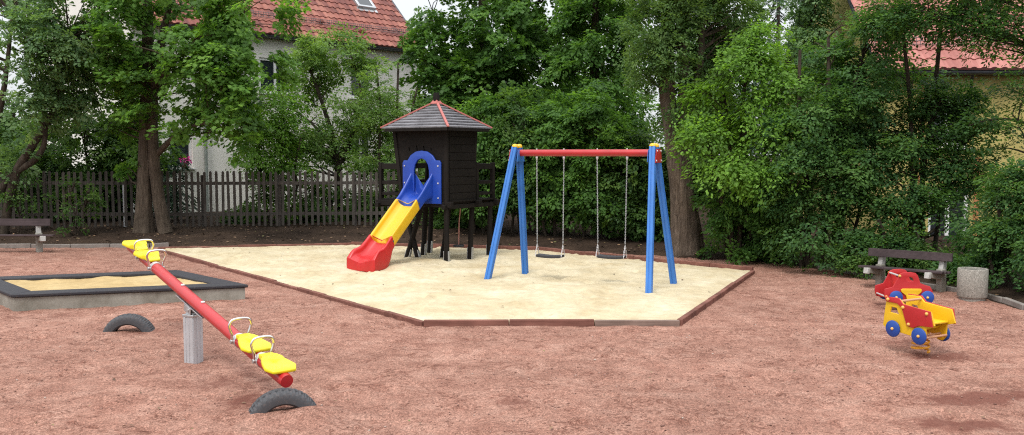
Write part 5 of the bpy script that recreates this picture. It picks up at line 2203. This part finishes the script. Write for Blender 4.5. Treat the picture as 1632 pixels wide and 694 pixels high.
tree('dark_bush', 'dense dark bush at the right edge behind the concrete bin', 'bush', gb(1612, Yr), [simple_stem(1600, Yr, 1590, 320, .035), simple_stem(1615, Yr, 1620, 280, .04), simple_stem(1640, Yr, 1655, 300, .04)],
     [(1606, 385, 14.8, 30, 48, .6, 1), (1630, 310, 14.9, 40, 55, .7, 1), (1590, 430, 14.7, 36, 28, .5, .8), (1650, 420, 14.4, 45, 50, .6, .9), (1545, 430, 15.6, 32, 26, .5, .7), (1560, 380, 15.9, 30, 30, .5, .5)],
     'ovate', 'hornbeam', .10, 380, 26, 'bark_dark', None, .42, .3, .42, -.4, 88, 50)
tree('dark_bush', 'low straggly bush behind the bench on the right', 'bush', gb(1430, 17.0), [simple_stem(1410, 17.0, 1400, 350, .03), simple_stem(1440, 17.0, 1455, 360, .03), simple_stem(1470, 16.8, 1490, 365, .025)],
     [(1420, 405, 16.9, 45, 25, .5, 1), (1480, 412, 16.6, 45, 20, .5, .9), (1380, 415, 17.0, 35, 20, .4, .7), (1520, 425, 16.2, 30, 20, .4, .6)],
     'ovate', 'under', .095, 150, 22, 'bark_dark', None, .45, .25, .4, -.5, 89, 40, tint0=.6)
# conifers and trees further back
spruce('spruce_tree', 'tall dark spruce behind the bright hazel and poplar', 1235, 33, -140, 230, 70, 170, 91, None, .9)
tree('birch_tree', 'slender grey green tree between the spruce and the hornbeam', 'tree', gb(1290, 25), [([gb(1290, 25), at(1290, 250, 25), at(1292, 100, 25), at(1290, -60, 25)], (.12, .1, .07, .03))],
     [(1290, 70, 25, 34, 60, .9, 1), (1285, 160, 25, 34, 50, .9, .9), (1295, -20, 25, 36, 50, 1, .8), (1270, 230, 25, 40, 40, .9, .6)],
     'ovate', 'grey', .13, 300, 24, 'bark_dark', None, .5, .4, .5, -.3, 92, 50)
back = [(20, 42, 215, 75, 70, 'under', 'far dark tree beyond the fence at the left edge', 101), (115, 38, 235, 60, 70, 'under', 'far dark tree beyond the fence between leaning tree and maple', 102), (690, 40, 170, 60, 90, 'deep', 'far tree between the pale house and the play tower roof', 103), (870, 42, 130, 85, 110, 'deep', 'far tall tree seen above the left swing leg', 104), (960, 43, 160, 70, 100, 'deep', 'far tree seen above the swing crossbar', 105), (1150, 36, 150, 75, 110, 'under', 'far tree behind the bright hazel', 106), (1340, 30, 250, 75, 80, 'under', 'far bushy tree behind the dark hornbeam', 107), (1080, 38, 300, 70, 45, 'under', 'far low tree behind the poplar trunk', 108), (1010, 40, 330, 70, 35, 'under', 'far low bush behind the right swing', 109), (880, 36, 310, 90, 45, 'under', 'far low bush behind the left swing', 110)]
for (px, Y, cy, rx, ry, mt, lab, sd_) in back:
    tree('background_tree', lab, 'tree', gb(px, Y), [([gb(px, Y), at(px + 5, cy + ry * .4, Y), at(px, cy - ry * .7, Y)], (.2, .15, .05))],
         [(px, cy, Y, rx, ry, 2.0, 1), (px - rx * .5, cy + ry * .4, Y, rx * .7, ry * .6, 1.6, .8), (px + rx * .5, cy + ry * .35, Y, rx * .7, ry * .6, 1.6, .8), (px, cy + ry * .9, Y, rx * .9, ry * .5, 1.4, .6)],
         'ovate', mt, .27, 330, 24, 'bark_dark', 'trees far behind the yard', .45, .3, .9, -.5, sd_, 30)

# ------------------------------------------------------------------ litter


def litter(name, n, sampler, size, seed, tint=None):
    r = np.random.RandomState(seed)
    P = np.array([sampler(r) for _ in range(n)])
    a = r.uniform(0, 6.283, n)
    D = np.stack([np.cos(a), np.sin(a), r.normal(size=n) * .15], -1)
    Nn = np.array([0, 0, 1.0]) + r.normal(size=(n, 3)) * .25
    o = leaves_mesh(name, 'ovate', P, D, Nn, r.uniform(*size, n), r.rand(n) if tint is None else r.uniform(*tint, n), M['litter'], None)
    return kind(o, 'stuff')


def bed_s(r):
    while True:
        x, y = r.uniform(-16, 10), r.uniform(14, 26)
        s_ = -sdist(YARD, np.array([x]), np.array([y]))[0]
        if 0.05 < s_ < 4:
            return (x, y, bedz(x, y) + .012)


def sand_s(r):
    while True:
        x, y = r.uniform(-8, 4.5), r.uniform(12.5, 22.5)
        if sdist(PIT, np.array([x]), np.array([y]))[0] > .15:
            return (x, y, sandz(x, y) + .012)


def yard_s_(r):
    p = G(r.uniform(-50, 1690), 420 + 270 * r.rand())
    while sdist(PIT, np.array([p.x]), np.array([p.y]))[0] > -.1:
        p = G(r.uniform(-50, 1690), 420 + 270 * r.rand())
    return (p.x, p.y, .022)


litter('fallen_leaves_on_soil', 1500, bed_s, (.05, .11), 201)
litter('fallen_leaves_on_sand', 45, sand_s, (.035, .07), 202, (.0, .5))
litter('fallen_leaves_on_grit', 120, yard_s_, (.02, .045), 203, (.2, 1))



def grit_stones(name, n, seed):
    """loose clods and small stones lying on the yard"""
    r = np.random.RandomState(seed)
    oc = np.array([(1, 0, 0), (0, 1, 0), (-1, 0, 0), (0, -1, 0), (0, 0, 1), (0, 0, -1)], float)
    fc_ = np.array([(0, 1, 4), (1, 2, 4), (2, 3, 4), (3, 0, 4), (1, 0, 5), (2, 1, 5), (3, 2, 5), (0, 3, 5)])
    X_ = r.uniform(-9, 8.5, n * 3)
    Y_ = 6.2 + 16 * r.rand(n * 3) ** 1.6
    k = (sdist(PIT, X_, Y_) < -.08) & (sdist(YARD, X_, Y_) > .1) & (clump_noise(np.stack([X_, Y_, 0 * X_], -1), 1.7, 5) > -.15)
    X_, Y_ = X_[k][:n], Y_[k][:n]
    n = len(X_)
    sz = .004 + .009 * r.rand(n) ** 5
    zz = yard_z(X_, Y_)
    v = oc[None] * (sz[:, None, None] * r.uniform(.6, 1.4, (n, 6, 1))) * np.array([1.3, 1.0, .7])
    a = r.uniform(0, 6.28, n)
    ca, sa = np.cos(a)[:, None], np.sin(a)[:, None]
    vx, vy = v[..., 0] * ca - v[..., 1] * sa, v[..., 0] * sa + v[..., 1] * ca
    co = np.stack([vx + X_[:, None], vy + Y_[:, None], v[..., 2] + (zz + sz * .35)[:, None]], -1)
    q = (fc_[None] + (np.arange(n) * 6)[:, None, None]).reshape(-1, 3)
    me = bpy.data.meshes.new(name)
    me.vertices.add(n * 6)
    me.vertices.foreach_set('co', co.astype(np.float32).ravel())
    me.loops.add(q.size)
    me.loops.foreach_set('vertex_index', q.astype(np.int32).ravel())
    me.polygons.add(len(q))
    me.polygons.foreach_set('loop_start', np.arange(0, q.size, 3, dtype=np.int32))
    me.update(calc_edges=True)
    at_ = me.attributes.new('tint', 'FLOAT', 'FACE')
    at_.data.foreach_set('value', np.repeat(r.rand(n), 8).astype(np.float32))
    m, nt_, b_ = newmat('loose grit')
    an = nt_.nodes.new('ShaderNodeAttribute')
    an.attribute_name = 'tint'
    rr = ramp(nt_, [(0, (.14, .068, .052)), (.6, (.25, .13, .10)), (.93, (.33, .20, .16)), (1, (.42, .36, .31))])
    nt_.links.new(an.outputs['Fac'], rr.inputs[0])
    nt_.links.new(rr.outputs[0], b_.inputs['Base Color'])
    b_.inputs['Roughness'].default_value = .95
    me.materials.append(m)
    o = bpy.data.objects.new(name, me)
    COL.objects.link(o)
    return kind(o, 'stuff')


grit_stones('loose_grit', 14000, 301)

# ------------------------------------------------------------------ light
w = bpy.data.worlds.new('World')
scene.world = w
w.use_nodes = True
nt = w.node_tree
bg = nt.nodes['Background']
sky = nt.nodes.new('ShaderNodeTexSky')
sky.sky_type = 'NISHITA'
sky.sun_disc = False
SUN_EL, SUN_AZ = R(58), R(-155)      # azimuth from +Y towards +X; sun behind and left of the camera
sky.sun_elevation = SUN_EL
sky.sun_rotation = SUN_AZ
sky.air_density = 1.0
sky.dust_density = 3.0
mx = nt.nodes.new('ShaderNodeMix')
mx.data_type = 'RGBA'
mx.inputs['Factor'].default_value = 0.88       # closed cloud cover
nt.links.new(sky.outputs[0], mx.inputs[6])
mx.inputs[7].default_value = (9.0, 9.3, 9.6, 1)
tcw = nt.nodes.new('ShaderNodeTexCoord')          # overcast sky: brighter overhead than at the horizon
sep = nt.nodes.new('ShaderNodeSeparateXYZ')
nt.links.new(tcw.outputs['Generated'], sep.inputs[0])
rw = ramp(nt, [(0.0, .50), (0.25, .72), (1.0, 1.45)])
nt.links.new(sep.outputs['Z'], rw.inputs[0])
rw.color_ramp.elements[2].color = (1.45, 1.45, 1.45, 1)
nt.links.new(mixc(nt, 1.0, mx.outputs[2], rw.outputs[0], 'MULTIPLY'), bg.inputs['Color'])
bg.inputs['Strength'].default_value = 0.12
sun = bpy.data.lights.new('sun', 'SUN')
sun.energy = 1.5
sun.angle = R(16)
sun.color = (1.0, 0.96, 0.9)
so = bpy.data.objects.new('sun', sun)
COL.objects.link(so)
dv = Vector((math.sin(SUN_AZ) * math.cos(SUN_EL), math.cos(SUN_AZ) * math.cos(SUN_EL), math.sin(SUN_EL)))
so.rotation_euler = dv.to_track_quat('Z', 'Y').to_euler()
so.location = (0, 0, 30)

scene.view_settings.view_transform = 'Standard'
scene.view_settings.look = 'None'
scene.view_settings.gamma = 1
scene.view_settings.exposure = 0.62
scene.render.engine = 'CYCLES'
cy = scene.cycles
cy.max_bounces = 8
cy.diffuse_bounces = 4
cy.glossy_bounces = 3
cy.transmission_bounces = 4
cy.transparent_max_bounces = 4
cy.caustics_reflective = False
cy.caustics_refractive = False
cy.use_denoising = False
cy.filter_width = 1.15
cy.sample_clamp_indirect = 4
